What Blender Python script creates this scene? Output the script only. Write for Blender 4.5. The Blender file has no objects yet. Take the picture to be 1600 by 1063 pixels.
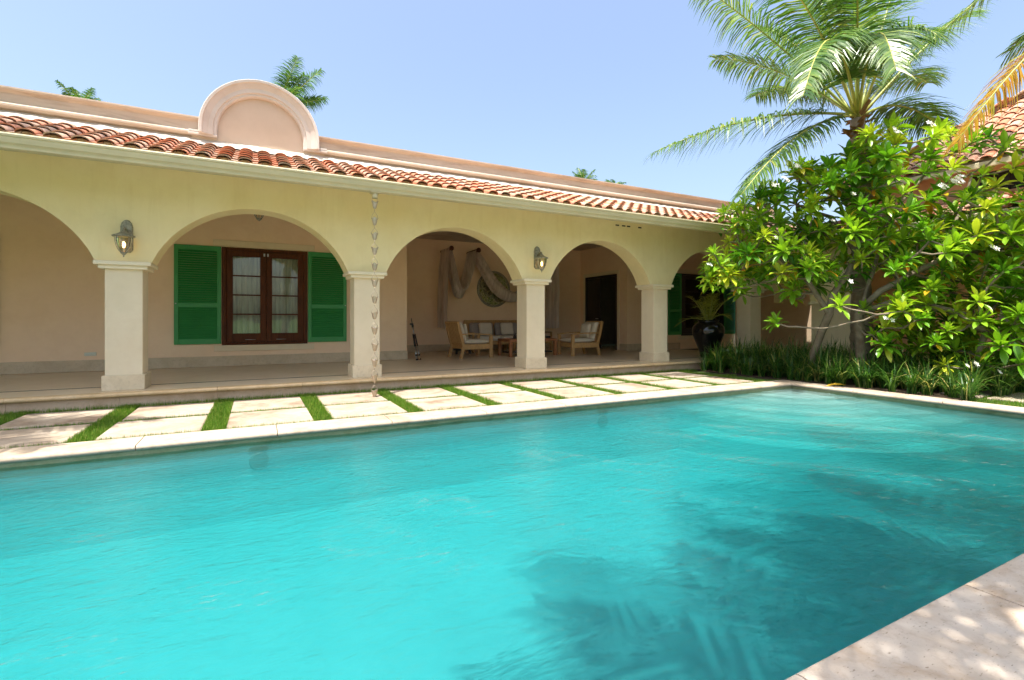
import bpy, math, random
from mathutils import Vector, Matrix
R = math.radians
random.seed(7)
S = bpy.context.scene
COL = S.collection

# ------------------------------------------------------------------ camera
FPX, HZ = 772.0, 499.0                     # focal length in photo pixels, horizon row
YAW = math.atan2(400, FPX)
cam = bpy.data.cameras.new('camera'); co = bpy.data.objects.new('camera', cam); COL.objects.link(co)
cam.sensor_width = 36; cam.lens = 36*FPX/1600; cam.shift_y = -(531.5-HZ)/1600
cam.clip_start = 0.05; cam.clip_end = 2000
co.location = (0, 0, 1.0); co.rotation_euler = (R(90), 0, -YAW)
S.camera = co
# ------------------------------------------------------------------ world, sun, exposure
EL = 74; SX, SY = -0.75, -0.65             # the sun stands behind the camera, a little to the left
w = bpy.data.worlds.new('World'); S.world = w; w.use_nodes = True
nt = w.node_tree; nt.nodes.clear()
sky = nt.nodes.new('ShaderNodeTexSky'); sky.sky_type = 'NISHITA'; sky.sun_disc = False
sky.sun_elevation = R(EL); sky.sun_rotation = math.atan2(SX, SY)
sky.air_density = 1.0; sky.dust_density = 4.5; sky.ozone_density = 1.4
bg = nt.nodes.new('ShaderNodeBackground'); bg.inputs['Strength'].default_value = 0.096
wo = nt.nodes.new('ShaderNodeOutputWorld')
nt.links.new(sky.outputs[0], bg.inputs[0]); nt.links.new(bg.outputs[0], wo.inputs[0])
sl = bpy.data.lights.new('sun', 'SUN'); sl.energy = 2.6; sl.angle = R(0.5); sl.color = (1, .955, .88)
so = bpy.data.objects.new('sun', sl); COL.objects.link(so)
h = math.hypot(SX, SY)
sd = Vector((-SX/h*math.cos(R(EL)), -SY/h*math.cos(R(EL)), -math.sin(R(EL))))
so.rotation_euler = sd.to_track_quat('-Z', 'Y').to_euler(); so.location = (-10, -10, 30)
S.view_settings.view_transform = 'Standard'; S.view_settings.look = 'None'
S.view_settings.gamma = 1; S.view_settings.exposure = 1.8
S.render.engine = 'CYCLES'
S.cycles.max_bounces = 12; S.cycles.diffuse_bounces = 8; S.cycles.transparent_max_bounces = 16
S.cycles.caustics_reflective = False; S.cycles.caustics_refractive = False
S.cycles.use_denoising = True; S.cycles.sample_clamp_indirect = 6

# ------------------------------------------------------------------ helpers
def at(px, py, d):
    """the point d metres deep along the line of sight of a photo pixel (measured positions)"""
    s, c = math.sin(YAW), math.cos(YAW); u = (px-800)/FPX; v = (HZ-py)/FPX
    return Vector(((s+u*c)*d, (c-u*s)*d, 1+v*d))

class MB:
    def __init__(s): s.v = []; s.f = []; s.sm = []; s.c = []; s.cur = 0.5
    def add(s, vs, fs, smooth=False):
        o = len(s.v); s.v += [tuple(p) for p in vs]
        for f in fs: s.f.append(tuple(i+o for i in f)); s.sm.append(smooth); s.c.append(s.cur)
        return s
    def box(s, x0, x1, y0, y1, z0, z1, b=0.0, M=None):
        if x0 > x1: x0, x1 = x1, x0
        if y0 > y1: y0, y1 = y1, y0
        if z0 > z1: z0, z1 = z1, z0
        b = min(b, (x1-x0)*.45, (y1-y0)*.45, (z1-z0)*.45)
        lo = (x0, y0, z0); hi = (x1, y1, z1)
        if b <= 0:
            vs = [(x, y, z) for z in (z0, z1) for y in (y0, y1) for x in (x0, x1)]
            fs = [(0,2,3,1),(4,5,7,6),(0,1,5,4),(2,6,7,3),(0,4,6,2),(1,3,7,5)]
        else:
            idx = {}; vs = []
            for i in (0,1):
                for j in (0,1):
                    for k in (0,1):
                        P = [(lo[0],hi[0])[i], (lo[1],hi[1])[j], (lo[2],hi[2])[k]]
                        sg = [1 if q == 0 else -1 for q in (i,j,k)]
                        for ax in range(3):
                            Q = [P[a]+(0 if a == ax else sg[a]*b) for a in range(3)]
                            idx[(i,j,k,ax)] = len(vs); vs.append(tuple(Q))
            fs = []
            for ax in range(3):
                a1, a2 = [(1,2),(2,0),(0,1)][ax]
                for e in (0,1):
                    q = []
                    for (m, n) in ((0,0),(1,0),(1,1),(0,1)):
                        t = [0,0,0]; t[ax] = e; t[a1] = m; t[a2] = n
                        q.append(idx[(*t, ax)])
                    fs.append(tuple(q if e else q[::-1]))
            for ax in range(3):
                a1, a2 = [(1,2),(2,0),(0,1)][ax]
                for m in (0,1):
                    for n in (0,1):
                        q = []
                        for e in (0,1):
                            t = [0,0,0]; t[ax] = e; t[a1] = m; t[a2] = n
                            q.append((idx[(*t, a1)], idx[(*t, a2)]))
                        f = (q[0][0], q[1][0], q[1][1], q[0][1])
                        fs.append(f if (m != n) else f[::-1])
            for i in (0,1):
                for j in (0,1):
                    for k in (0,1):
                        f = tuple(idx[(i,j,k,a)] for a in range(3))
                        fs.append(f if (i+j+k) % 2 else f[::-1])
        if M is not None: vs = [M @ Vector(p) for p in vs]
        return s.add(vs, fs)
    def tube(s, pts, rad, n=8, cap=True, smooth=True):
        pts = [Vector(p) for p in pts]; rr = rad if isinstance(rad, (list, tuple)) else [rad]*len(pts)
        vs = []; up = None
        for i, p in enumerate(pts):
            t = (pts[min(i+1, len(pts)-1)] - pts[max(i-1, 0)]).normalized()
            if up is None:
                a = Vector((0,0,1)) if abs(t.z) < .9 else Vector((1,0,0)); up = t.cross(a).normalized()
            else:
                up = (up - t*up.dot(t)).normalized()
            q = t.cross(up)
            for k in range(n):
                an = 2*math.pi*k/n; vs.append(p + (up*math.cos(an)+q*math.sin(an))*rr[i])
        fs = [(i*n+k, i*n+(k+1) % n, (i+1)*n+(k+1) % n, (i+1)*n+k) for i in range(len(pts)-1) for k in range(n)]
        s.add(vs, fs, smooth)
        if cap:
            o = len(s.v)-len(vs)
            for f in (tuple(o+k for k in range(n))[::-1], tuple(o+(len(pts)-1)*n+k for k in range(n))):
                s.f.append(f); s.sm.append(False); s.c.append(s.cur)
        return s
    def lathe(s, prof, c=(0,0,0), n=24, smooth=True, M=None):
        vs = []; fs = []
        for (r, z) in prof:
            for k in range(n):
                a = 2*math.pi*k/n; vs.append(Vector((c[0]+r*math.cos(a), c[1]+r*math.sin(a), c[2]+z)))
        for i in range(len(prof)-1):
            for k in range(n): fs.append((i*n+k, i*n+(k+1) % n, (i+1)*n+(k+1) % n, (i+1)*n+k))
        if M is not None: vs = [M @ p for p in vs]
        return s.add(vs, fs, smooth)
    def sweep(s, prof, path, closed=False, smooth=False):
        """prof: (a,b) pairs; path: list of (point, dirA, dirB)"""
        m = len(prof); vs = []
        for P, A, B in path:
            for a, b in prof: vs.append(Vector(P)+Vector(A)*a+Vector(B)*b)
        n = len(path); fs = []
        for i in range(n-1):
            for k in range(m if closed else m-1):
                k2 = (k+1) % m
                fs.append((i*m+k, i*m+k2, (i+1)*m+k2, (i+1)*m+k))
        s.add(vs, fs, smooth)
        if closed:
            o = len(s.v)-len(vs)
            for f in (tuple(o+k for k in range(m))[::-1], tuple(o+(n-1)*m+k for k in range(m))):
                s.f.append(f); s.sm.append(False); s.c.append(s.cur)
        return s
    def build(s, name, m, parent=None, fix=False):
        me = bpy.data.meshes.new(name); me.from_pydata(s.v, [], s.f); me.validate(clean_customdata=False)
        if len(me.polygons) == len(s.sm):
            me.polygons.foreach_set('use_smooth', s.sm)
            at_ = me.attributes.new('rnd', 'FLOAT', 'FACE'); at_.data.foreach_set('value', s.c)
        if fix:
            import bmesh
            b = bmesh.new(); b.from_mesh(me); bmesh.ops.recalc_face_normals(b, faces=b.faces); b.to_mesh(me); b.free()
        me.materials.append(m); me.update()
        o = bpy.data.objects.new(name, me); COL.objects.link(o)
        if parent is not None:
            o.parent = parent; o.matrix_parent_inverse = Matrix.Identity(4)
            o.location = -Vector(parent.get('_base', (0,0,0))) if parent.get('_base') is not None else (0,0,0)
        return o

def thing(name, label, cat, base=(0,0,0), group=None):
    """Empty at the base; parts are built in world coordinates and shifted back"""
    o = bpy.data.objects.new(name, None); COL.objects.link(o); o.empty_display_size = .2
    o.location = base; o['_base'] = tuple(float(v) for v in base)
    o['label'] = label; o['category'] = cat
    if group: o['group'] = group
    return o
def tag(o, label, cat, group=None, kind=None):
    o['label'] = label; o['category'] = cat
    if group: o['group'] = group
    if kind: o['kind'] = kind
    return o
def struct(o): o['kind'] = 'structure'; return o
def sub(mb, name, m, part, **k):
    o = mb.build(name, m, None, **k); o.parent = part; o.matrix_parent_inverse = Matrix.Identity(4); return o
def dup(root, delta, label):
    """copy of a thing, its parts and their sub-parts"""
    r = root.copy(); COL.objects.link(r); r.location = Vector(root.location)+Vector(delta); r['label'] = label
    for ch in list(root.children):
        c = ch.copy(); COL.objects.link(c); c.parent = r
        for g in list(ch.children):
            d = g.copy(); COL.objects.link(d); d.parent = c
    return r

# ------------------------------------------------------------------ materials
def N(nt, t, **k):
    n = nt.nodes.new(t)
    for a, b in k.items():
        if a in n.inputs: n.inputs[a].default_value = b
        else: setattr(n, a, b)
    return n
def c4(c): return (*c, 1)
def newmat(name):
    m = bpy.data.materials.new(name); m.use_nodes = True; t = m.node_tree
    b = t.nodes['Principled BSDF']; return m, t, b
def noise(t, scale, detail=4, rough=.55, vec=None, dist=0):
    n = N(t, 'ShaderNodeTexNoise'); n.inputs['Scale'].default_value = scale; n.inputs['Detail'].default_value = detail
    n.inputs['Roughness'].default_value = rough; n.inputs['Distortion'].default_value = dist
    if vec is None:
        g = N(t, 'ShaderNodeNewGeometry'); t.links.new(g.outputs['Position'], n.inputs['Vector'])
    else: t.links.new(vec, n.inputs['Vector'])
    return n
def ramp(t, src, stops):
    r = N(t, 'ShaderNodeValToRGB'); t.links.new(src, r.inputs[0])
    e = r.color_ramp.elements
    while len(e) < len(stops): e.new(.5)
    for i, (p, c) in enumerate(stops):
        e[i].position = p; e[i].color = c4(c) if len(c) == 3 else c
    return r
def mixc(t, fac, a, b, mode='MIX'):
    m = N(t, 'ShaderNodeMixRGB', blend_type=mode)
    for s, v in ((0, fac), (1, a), (2, b)):
        if hasattr(v, 'is_output'): t.links.new(v, m.inputs[s])
        else: m.inputs[s].default_value = v if s == 0 else c4(v)
    return m.outputs[0]
def bump(t, b, src, st, dist=.01, prev=None):
    n = N(t, 'ShaderNodeBump'); n.inputs['Strength'].default_value = st; n.inputs['Distance'].default_value = dist
    t.links.new(src, n.inputs['Height'])
    if prev is not None: t.links.new(prev.outputs[0], n.inputs['Normal'])
    t.links.new(n.outputs[0], b.inputs['Normal']); return n
def scaled(t, sc):
    g = N(t, 'ShaderNodeNewGeometry'); m = N(t, 'ShaderNodeMapping'); m.inputs['Scale'].default_value = sc
    t.links.new(g.outputs['Position'], m.inputs[0]); return m.outputs[0]

def stucco(name, c1, c2, stain=None, amt=.5, rough=.9, bs=.35, streak=False):
    m, t, b = newmat(name)
    n1 = noise(t, 1.1, 5, .6); col = ramp(t, n1.outputs[0], [(.32, c1), (.68, c2)]).outputs[0]
    n3 = noise(t, 5, 6, .65)
    col = mixc(t, ramp(t, n3.outputs[0], [(.45, (0,0,0)), (.8, (.35,.35,.35))]).outputs[0], col, tuple(x*.86 for x in c1))
    if stain:
        v = scaled(t, (.7, .7, 5) if streak == 'h' else (4, 4, .5)) if streak else None
        n2 = noise(t, 1.6, 6, .7, v, .4)
        col = mixc(t, ramp(t, n2.outputs[0], [(.5, (0,0,0)), (.72, (amt,)*3)]).outputs[0], col, stain)
    t.links.new(col, b.inputs['Base Color']); b.inputs['Roughness'].default_value = rough
    b.inputs['Specular IOR Level'].default_value = .25
    f = noise(t, 60, 3, .6); g = noise(t, 6, 3, .5)
    p = bump(t, b, g.outputs[0], bs*.5, .02); bump(t, b, f.outputs[0], bs, .004, p)
    return m
def plain(name, c, rough=.5, metal=0, var=.12, bs=0.0, spec=.5, sc=8):
    m, t, b = newmat(name)
    n1 = noise(t, sc, 4, .6)
    col = ramp(t, n1.outputs[0], [(.3, tuple(x*(1-var) for x in c)), (.7, tuple(min(1, x*(1+var)) for x in c))]).outputs[0]
    t.links.new(col, b.inputs['Base Color']); b.inputs['Roughness'].default_value = rough
    b.inputs['Metallic'].default_value = metal; b.inputs['Specular IOR Level'].default_value = spec
    if bs: bump(t, b, noise(t, 90, 3, .6).outputs[0], bs, .004)
    return m
def wood(name, c1, c2, rough=.45, axis=(2, 2, 18), spec=.5):
    m, t, b = newmat(name)
    n1 = noise(t, 2.2, 5, .6, scaled(t, axis), 1.2)
    col = ramp(t, n1.outputs[0], [(.3, c1), (.7, c2)]).outputs[0]
    t.links.new(col, b.inputs['Base Color']); b.inputs['Roughness'].default_value = rough
    b.inputs['Specular IOR Level'].default_value = spec
    bump(t, b, n1.outputs[0], .25, .003); return m
def stone(name, c1, c2, c3, rough=.75, bs=.4, pits=True, sc=2.0, joints=None, jc=(.3,.25,.2)):
    m, t, b = newmat(name)
    n1 = noise(t, sc, 6, .65, None, .6); col = ramp(t, n1.outputs[0], [(.28, c1), (.5, c2), (.74, c3)]).outputs[0]
    n2 = noise(t, sc*7, 5, .7)
    col = mixc(t, ramp(t, n2.outputs[0], [(.5, (0,0,0)), (.78, (.5,)*3)]).outputs[0], col, tuple(x*.72 for x in c1))
    if pits:
        n3 = noise(t, 34, 4, .6, scaled(t, (1, 3, 1)))
        pit = ramp(t, n3.outputs[0], [(.62, (0,0,0)), (.70, (1,1,1))])
        col = mixc(t, mixc(t, .65, (0,0,0), pit.outputs[0]), col, tuple(x*.5 for x in c1))
    t.links.new(col, b.inputs['Base Color']); b.inputs['Roughness'].default_value = rough
    b.inputs['Specular IOR Level'].default_value = .3
    bump(t, b, n2.outputs[0], bs, .008)
    return m
def foliage(name, stops, trans=.35, rough=.45, spec=.45, nsc=3.0):
    m, t, b = newmat(name)
    a = N(t, 'ShaderNodeAttribute', attribute_name='rnd')
    col = ramp(t, a.outputs['Fac'], stops).outputs[0]
    n1 = noise(t, nsc, 3, .5)
    col = mixc(t, .35, col, ramp(t, n1.outputs[0], [(.3, (.35,.4,.3)), (.7, (.75,.75,.6))]).outputs[0], 'OVERLAY')
    t.links.new(col, b.inputs['Base Color']); b.inputs['Roughness'].default_value = rough
    b.inputs['Specular IOR Level'].default_value = spec
    tr = N(t, 'ShaderNodeBsdfTranslucent'); t.links.new(mixc(t, 1, col, (1.0, 1.15, .6), 'MULTIPLY'), tr.inputs[0])
    mx = N(t, 'ShaderNodeMixShader'); mx.inputs[0].default_value = trans
    t.links.new(b.outputs[0], mx.inputs[1]); t.links.new(tr.outputs[0], mx.inputs[2])
    t.links.new(mx.outputs[0], t.nodes['Material Output'].inputs[0]); return m

M = {}
M['front'] = stucco('facade_stucco', (.83,.72,.40), (.87,.78,.48), (.73,.61,.31), .35, streak=True)
M['column'] = stucco('column_stone', (.76,.66,.46), (.81,.72,.53), (.68,.56,.38), .35, .8, .2)
M['plinth'] = stone('plinth_stone', (.60,.50,.33), (.70,.60,.42), (.76,.67,.49), .75, .25, False, 3)
M['cap'] = stucco('capital_stone', (.78,.70,.50), (.84,.77,.58), None, .3, .75, .12)
M['inner'] = stucco('porch_wall_stucco', (.90,.67,.45), (.93,.72,.50), (.82,.58,.35), .4)
M['trim'] = stucco('window_surround', (.76,.63,.42), (.82,.70,.49), None, .3, .8, .12)
M['skirt'] = stone('skirting_stone', (.50,.40,.26), (.60,.50,.34), (.66,.55,.40), .6, .1, False, 3)
M['parapet'] = stucco('parapet_plaster', (.52,.43,.34), (.59,.50,.41), (.28,.19,.13), .55, .85, .3, 'h')
M['mould'] = stucco('moulding_plaster', (.56,.51,.46), (.62,.57,.52), (.42,.32,.25), .35, .8, .15)
M['tymp'] = stucco('tympanum_plaster', (.54,.43,.33), (.59,.48,.38), None, .3, .9, .35)
M['flash'] = stucco('mortar_fillet', (.54,.49,.41), (.60,.55,.48), (.40,.31,.23), .3, .8, .35)
M['gutter'] = plain('gutter_paint', (.60,.53,.34), .45, 0, .08, 0, .4, 2)
M['soffit'] = plain('soffit_paint', (.62,.55,.36), .7, 0, .06)
M['tilemortar'] = stucco('tile_mortar', (.30,.20,.10), (.38,.26,.14), None)
M['floor'] = stone('porch_floor_stone', (.68,.54,.35), (.75,.62,.43), (.79,.67,.48), .28, .05, False, 1.5)
M['nosing'] = stone('nosing_stone', (.60,.42,.22), (.68,.50,.28), (.74,.57,.36), .5, .12, False, 3)
M['riser'] = stone('riser_stone', (.50,.34,.20), (.60,.43,.28), (.66,.50,.36), .7, .2, False, 3)
M['slab'] = stone('coral_stone', (.19,.13,.085), (.37,.30,.225), (.45,.385,.31), .85, .5, True, 1.7)
M['coping'] = stone('coping_stone', (.27,.19,.125), (.43,.35,.26), (.50,.42,.33), .8, .4, True, 1.6)
M['nearcoping'] = stone('near_coping_stone', (.44,.29,.17), (.60,.49,.38), (.66,.58,.49), .75, .6, True, 2.2)
M['shutter'] = plain('green_shutter_paint', (.04,.29,.075), .5, 0, .08, 0, .5, 3)
M['mahog'] = wood('mahogany', (.05,.015,.005), (.135,.042,.012), .6, (14, 2, 1.2), .2)
M['teak'] = wood('teak', (.42,.23,.08), (.58,.35,.14), .5, (6, 6, 3))
M['redwood'] = wood('red_table_wood', (.28,.10,.035), (.42,.17,.06), .4, (3, 8, 8))
M['darkwood'] = wood('dark_wood', (.010,.008,.007), (.025,.018,.014), .4, (8, 8, 2))
M['cushion'] = plain('cream_cushion', (.72,.64,.50), .9, 0, .05, .2, .1, 5)
M['greyfab'] = plain('grey_cushion', (.36,.31,.27), .9, 0, .08, .2, .1, 5)
M['dark'] = plain('dark_interior', (.02,.018,.015), .8)
M['room'] = plain('room_wall', (.22,.18,.13), .9)
M['black'] = plain('black_plastic', (.012,.012,.013), .4)
M['metal'] = plain('grey_metal', (.45,.46,.47), .3, 1)
M['patina'] = plain('patinated_bronze', (.30,.29,.22), .6, .3, .4, .3, .4, 40)
M['glazeblack'] = plain('black_glaze', (.006,.006,.006), .09, 0, .3, 0, .6, 10)
M['copper'] = plain('rain_chain_metal', (.48,.39,.29), .45, .35, .15, 0, .5, 20)
M['soil'] = stone('bed_soil', (.035,.022,.014), (.06,.04,.025), (.10,.07,.045), .95, .6, False, 5)
M['bark'] = stone('palm_bark', (.16,.12,.085), (.27,.21,.15), (.36,.30,.23), .95, .8, False, 6)
M['plumbark'] = stone('plumeria_bark', (.15,.11,.07), (.22,.175,.12), (.32,.27,.20), .85, .5, False, 4)
M['petal'] = plain('white_petals', (.85,.84,.76), .6, 0, .04)
M['white'] = plain('white_plate', (.62,.66,.55), .4, 0, .03)
M['boot'] = plain('palm_fibre', (.22,.12,.055), .95, 0, .35, .6, .1, 14)
M['plum'] = foliage('plumeria_leaf', [(0, (.05,.16,.010)), (.35, (.14,.32,.016)), (.72, (.34,.50,.03)), (.87, (.50,.52,.04)), (.94, (.55,.36,.015)), (1, (.62,.22,.02))], .34, .32, .6)
M['palm'] = foliage('palm_leaf', [(0, (.035,.095,.02)), (.5, (.10,.195,.04)), (.85, (.22,.31,.07)), (1, (.40,.38,.08))], .35, .32, .6)
M['brownpalm'] = foliage('dry_palm_leaf', [(0, (.26,.12,.03)), (.4, (.46,.24,.03)), (.75, (.50,.34,.03)), (1, (.36,.36,.07))], .4, .5, .3)
M['rachis'] = foliage('palm_rachis', [(0, (.22,.28,.06)), (1, (.45,.42,.10))], .05, .4, .5)
M['lily'] = foliage('border_grass_leaf', [(0, (.02,.07,.010)), (.5, (.05,.14,.02)), (.85, (.15,.27,.04)), (1, (.40,.36,.12))], .3, .35, .5)
M['grass'] = foliage('lawn_grass_leaf', [(0, (.07,.16,.012)), (.6, (.15,.29,.025)), (1, (.36,.34,.09))], .35, .5, .3)
M['sago'] = foliage('sago_leaf', [(0, (.12,.16,.02)), (.5, (.26,.28,.035)), (1, (.42,.38,.06))], .35, .4, .4)
M['yellow'] = plain('fallen_leaf_yellow', (.70,.42,.03), .6)

# roof tile: fired clay, one colour for each tile
def tilemat():
    m, t, b = newmat('clay_roof_tile')
    a = N(t, 'ShaderNodeAttribute', attribute_name='rnd')
    col = ramp(t, a.outputs['Fac'], [(0, (.42,.19,.11)), (.2, (.52,.18,.09)), (.38, (.49,.235,.15)), (.58, (.48,.28,.195)), (.8, (.47,.32,.23)), (1, (.38,.25,.185))]).outputs[0]
    n1 = noise(t, 14, 5, .65)
    col = mixc(t, ramp(t, n1.outputs[0], [(.42, (0,0,0)), (.72, (.4,)*3)]).outputs[0], col, (.48,.35,.26))
    n2 = noise(t, 5, 5, .7)
    col = mixc(t, ramp(t, n2.outputs[0], [(.58, (0,0,0)), (.75, (.5,)*3)]).outputs[0], col, (.18,.13,.10))
    t.links.new(col, b.inputs['Base Color']); b.inputs['Roughness'].default_value = .75
    b.inputs['Specular IOR Level'].default_value = .2
    bump(t, b, n1.outputs[0], .3, .006); return m
M['tile'] = tilemat()
def glassmat(name, tint=(.9,.95,.92), extra=.0):
    m = bpy.data.materials.new(name); m.use_nodes = True; t = m.node_tree; t.nodes.clear()
    tr = N(t, 'ShaderNodeBsdfTransparent'); tr.inputs[0].default_value = c4(tint)
    gl = N(t, 'ShaderNodeBsdfGlossy'); gl.inputs['Roughness'].default_value = .02
    fr = N(t, 'ShaderNodeFresnel'); fr.inputs[0].default_value = 1.5
    ad = N(t, 'ShaderNodeMath', operation='ADD', use_clamp=True); t.links.new(fr.outputs[0], ad.inputs[0]); ad.inputs[1].default_value = extra
    g = noise(t, 3, 2, .5); bp = N(t, 'ShaderNodeBump'); bp.inputs['Strength'].default_value = .06; bp.inputs['Distance'].default_value = .03
    t.links.new(g.outputs[0], bp.inputs['Height']); t.links.new(bp.outputs[0], gl.inputs['Normal'])
    mx = N(t, 'ShaderNodeMixShader'); t.links.new(ad.outputs[0], mx.inputs[0])
    t.links.new(tr.outputs[0], mx.inputs[1]); t.links.new(gl.outputs[0], mx.inputs[2])
    o = N(t, 'ShaderNodeOutputMaterial'); t.links.new(mx.outputs[0], o.inputs[0]); return m
M['glass'] = glassmat('window_glass', (.93,.97,.93), .02)
M['lampglass'] = glassmat('lantern_glass', (.95,.88,.74), .05)
def emis(name, c, s):
    m, t, b = newmat(name); b.inputs['Base Color'].default_value = c4(c)
    b.inputs['Emission Color'].default_value = c4(c); b.inputs['Emission Strength'].default_value = s; return m
M['lens'] = plain('pool_lens', (.16,.30,.30), .3)
M['bulb'] = emis('lit_bulb', (1, .62, .22), 3.5)
def clothmat(name, c, tr=.25):
    m, t, b = newmat(name)
    n1 = noise(t, 3, 4, .6, scaled(t, (6, 1, .4)))
    col = ramp(t, n1.outputs[0], [(.35, tuple(x*.8 for x in c)), (.65, tuple(min(1, x*1.15) for x in c))]).outputs[0]
    t.links.new(col, b.inputs['Base Color']); b.inputs['Roughness'].default_value = .95; b.inputs['Specular IOR Level'].default_value = .1
    tl = N(t, 'ShaderNodeBsdfTranslucent'); t.links.new(col, tl.inputs[0])
    mx = N(t, 'ShaderNodeMixShader'); mx.inputs[0].default_value = tr
    t.links.new(b.outputs[0], mx.inputs[1]); t.links.new(tl.outputs[0], mx.inputs[2])
    t.links.new(mx.outputs[0], t.nodes['Material Output'].inputs[0]); return m
M['drape'] = clothmat('mauve_gauze', (.72,.64,.57))
M['curtain'] = clothmat('pale_curtain', (.80,.80,.68), .3)
def poolmat():
    m, t, b = newmat('pool_plaster')
    n1 = noise(t, .7, 4, .6); n2 = noise(t, 7, 5, .6)
    col = ramp(t, n1.outputs[0], [(.3, (.36,.66,.71)), (.7, (.43,.73,.78))]).outputs[0]
    col = mixc(t, .25, col, ramp(t, n2.outputs[0], [(.35, (.26,.60,.64)), (.65, (.50,.86,.90))]).outputs[0])
    t.links.new(col, b.inputs['Base Color']); b.inputs['Roughness'].default_value = .9; b.inputs['Specular IOR Level'].default_value = 0
    return m
M['pool'] = poolmat()
M['poolband'] = stone('waterline_tile', (.20,.20,.09), (.30,.30,.16), (.38,.36,.22), .5, .2, False, 6)
def watermat():
    m = bpy.data.materials.new('pool_water'); m.use_nodes = True; t = m.node_tree; t.nodes.clear()
    tr = N(t, 'ShaderNodeBsdfTransparent'); tr.inputs[0].default_value = (.97,1,1,1)
    gl = N(t, 'ShaderNodeBsdfGlossy'); gl.inputs['Roughness'].default_value = .03
    fr = N(t, 'ShaderNodeFresnel'); fr.inputs[0].default_value = 1.33
    v = scaled(t, (1.0, 1.9, 1)); n1 = noise(t, 2.6, 5, .6, v, .6); n2 = noise(t, 11, 4, .6, v, .3)
    b1 = N(t, 'ShaderNodeBump'); b1.inputs['Strength'].default_value = .32; b1.inputs['Distance'].default_value = .06
    t.links.new(n1.outputs[0], b1.inputs['Height'])
    b2 = N(t, 'ShaderNodeBump'); b2.inputs['Strength'].default_value = .5; b2.inputs['Distance'].default_value = .02
    t.links.new(n2.outputs[0], b2.inputs['Height']); t.links.new(b1.outputs[0], b2.inputs['Normal'])
    b3 = N(t, 'ShaderNodeBump'); b3.inputs['Strength'].default_value = 1.0; b3.inputs['Distance'].default_value = .05
    t.links.new(n1.outputs[0], b3.inputs['Height'])
    t.links.new(b2.outputs[0], gl.inputs['Normal']); t.links.new(b2.outputs[0], fr.inputs['Normal'])
    rfr = N(t, 'ShaderNodeBsdfRefraction'); rfr.inputs['IOR'].default_value = 1.16; rfr.inputs['Roughness'].default_value = .06
    rfr.inputs['Color'].default_value = (.97,1,1,1); t.links.new(b3.outputs[0], rfr.inputs['Normal'])
    mr = N(t, 'ShaderNodeMixShader'); mr.inputs[0].default_value = .5
    t.links.new(tr.outputs[0], mr.inputs[1]); t.links.new(rfr.outputs[0], mr.inputs[2])
    mx = N(t, 'ShaderNodeMixShader'); t.links.new(fr.outputs[0], mx.inputs[0])
    t.links.new(mr.outputs[0], mx.inputs[1]); t.links.new(gl.outputs[0], mx.inputs[2])
    va = N(t, 'ShaderNodeVolumeAbsorption'); va.inputs['Color'].default_value = (.0, .965, .97, 1); va.inputs['Density'].default_value = 1.1
    o = N(t, 'ShaderNodeOutputMaterial'); t.links.new(mx.outputs[0], o.inputs[0]); vs_ = N(t, 'ShaderNodeVolumeScatter'); vs_.inputs['Color'].default_value = (.08,.95,.98,1); vs_.inputs['Density'].default_value = .32; ad = N(t, 'ShaderNodeAddShader'); t.links.new(va.outputs[0], ad.inputs[0]); t.links.new(vs_.outputs[0], ad.inputs[1]); t.links.new(ad.outputs[0], o.inputs['Volume']); return m
M['water'] = watermat()
def groundmat():
    m, t, b = newmat('lawn_ground')
    n1 = noise(t, .5, 5, .6); n2 = noise(t, 30, 5, .7)
    col = ramp(t, n1.outputs[0], [(.3, (.035,.08,.012)), (.7, (.07,.13,.02))]).outputs[0]
    col = mixc(t, .5, col, ramp(t, n2.outputs[0], [(.3, (.03,.06,.01)), (.7, (.16,.24,.05))]).outputs[0])
    t.links.new(col, b.inputs['Base Color']); b.inputs['Roughness'].default_value = .95
    bump(t, b, n2.outputs[0], .8, .02); return m
M['ground'] = groundmat()

# ------------------------------------------------------------------ setting: ground, pool
DK = -0.18                                  # deck level (porch floor is 0)
GL = DK-.03
PX0, PX1, PY0, PY1 = -7.0, 8.80, 1.06, 5.74 # pool walls
WZ = -0.27; PB = -1.05
g = MB(); Gm = 300
xs = [-Gm, PX0-.05, PX1+.05, Gm]; ys = [-Gm, PY0-.05, PY1+.05, Gm]
for i in range(3):
    for j in range(3):
        if i == 1 and j == 1: continue
        g.add([(xs[i],ys[j],GL),(xs[i+1],ys[j],GL),(xs[i+1],ys[j+1],GL),(xs[i],ys[j+1],GL)], [(0,1,2,3)])
struct(g.build('ground', M['ground']))
b = MB()
b.box(PX0-.2, PX1+.2, PY0-.2, PY1+.2, PB-.2, PB)
for (x0,x1,y0,y1) in ((PX0-.2,PX0,PY0-.2,PY1+.2),(PX1,PX1+.2,PY0-.2,PY1+.2),(PX0,PX1,PY0-.2,PY0),(PX0,PX1,PY1,PY1+.2)):
    b.box(x0,x1,y0,y1,PB,-.36)
struct(b.build('pool_basin', M['pool']))
b = MB()
for (x0,x1,y0,y1) in ((PX0-.2,PX0+.004,PY0-.2,PY1+.2),(PX1-.004,PX1+.2,PY0-.2,PY1+.2),(PX0,PX1,PY0-.2,PY0+.004),(PX0,PX1,PY1-.004,PY1+.2)):
    b.box(x0,x1,y0,y1,-.36,DK-.055)
struct(b.build('waterline_tiles', M['poolband']))
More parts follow.
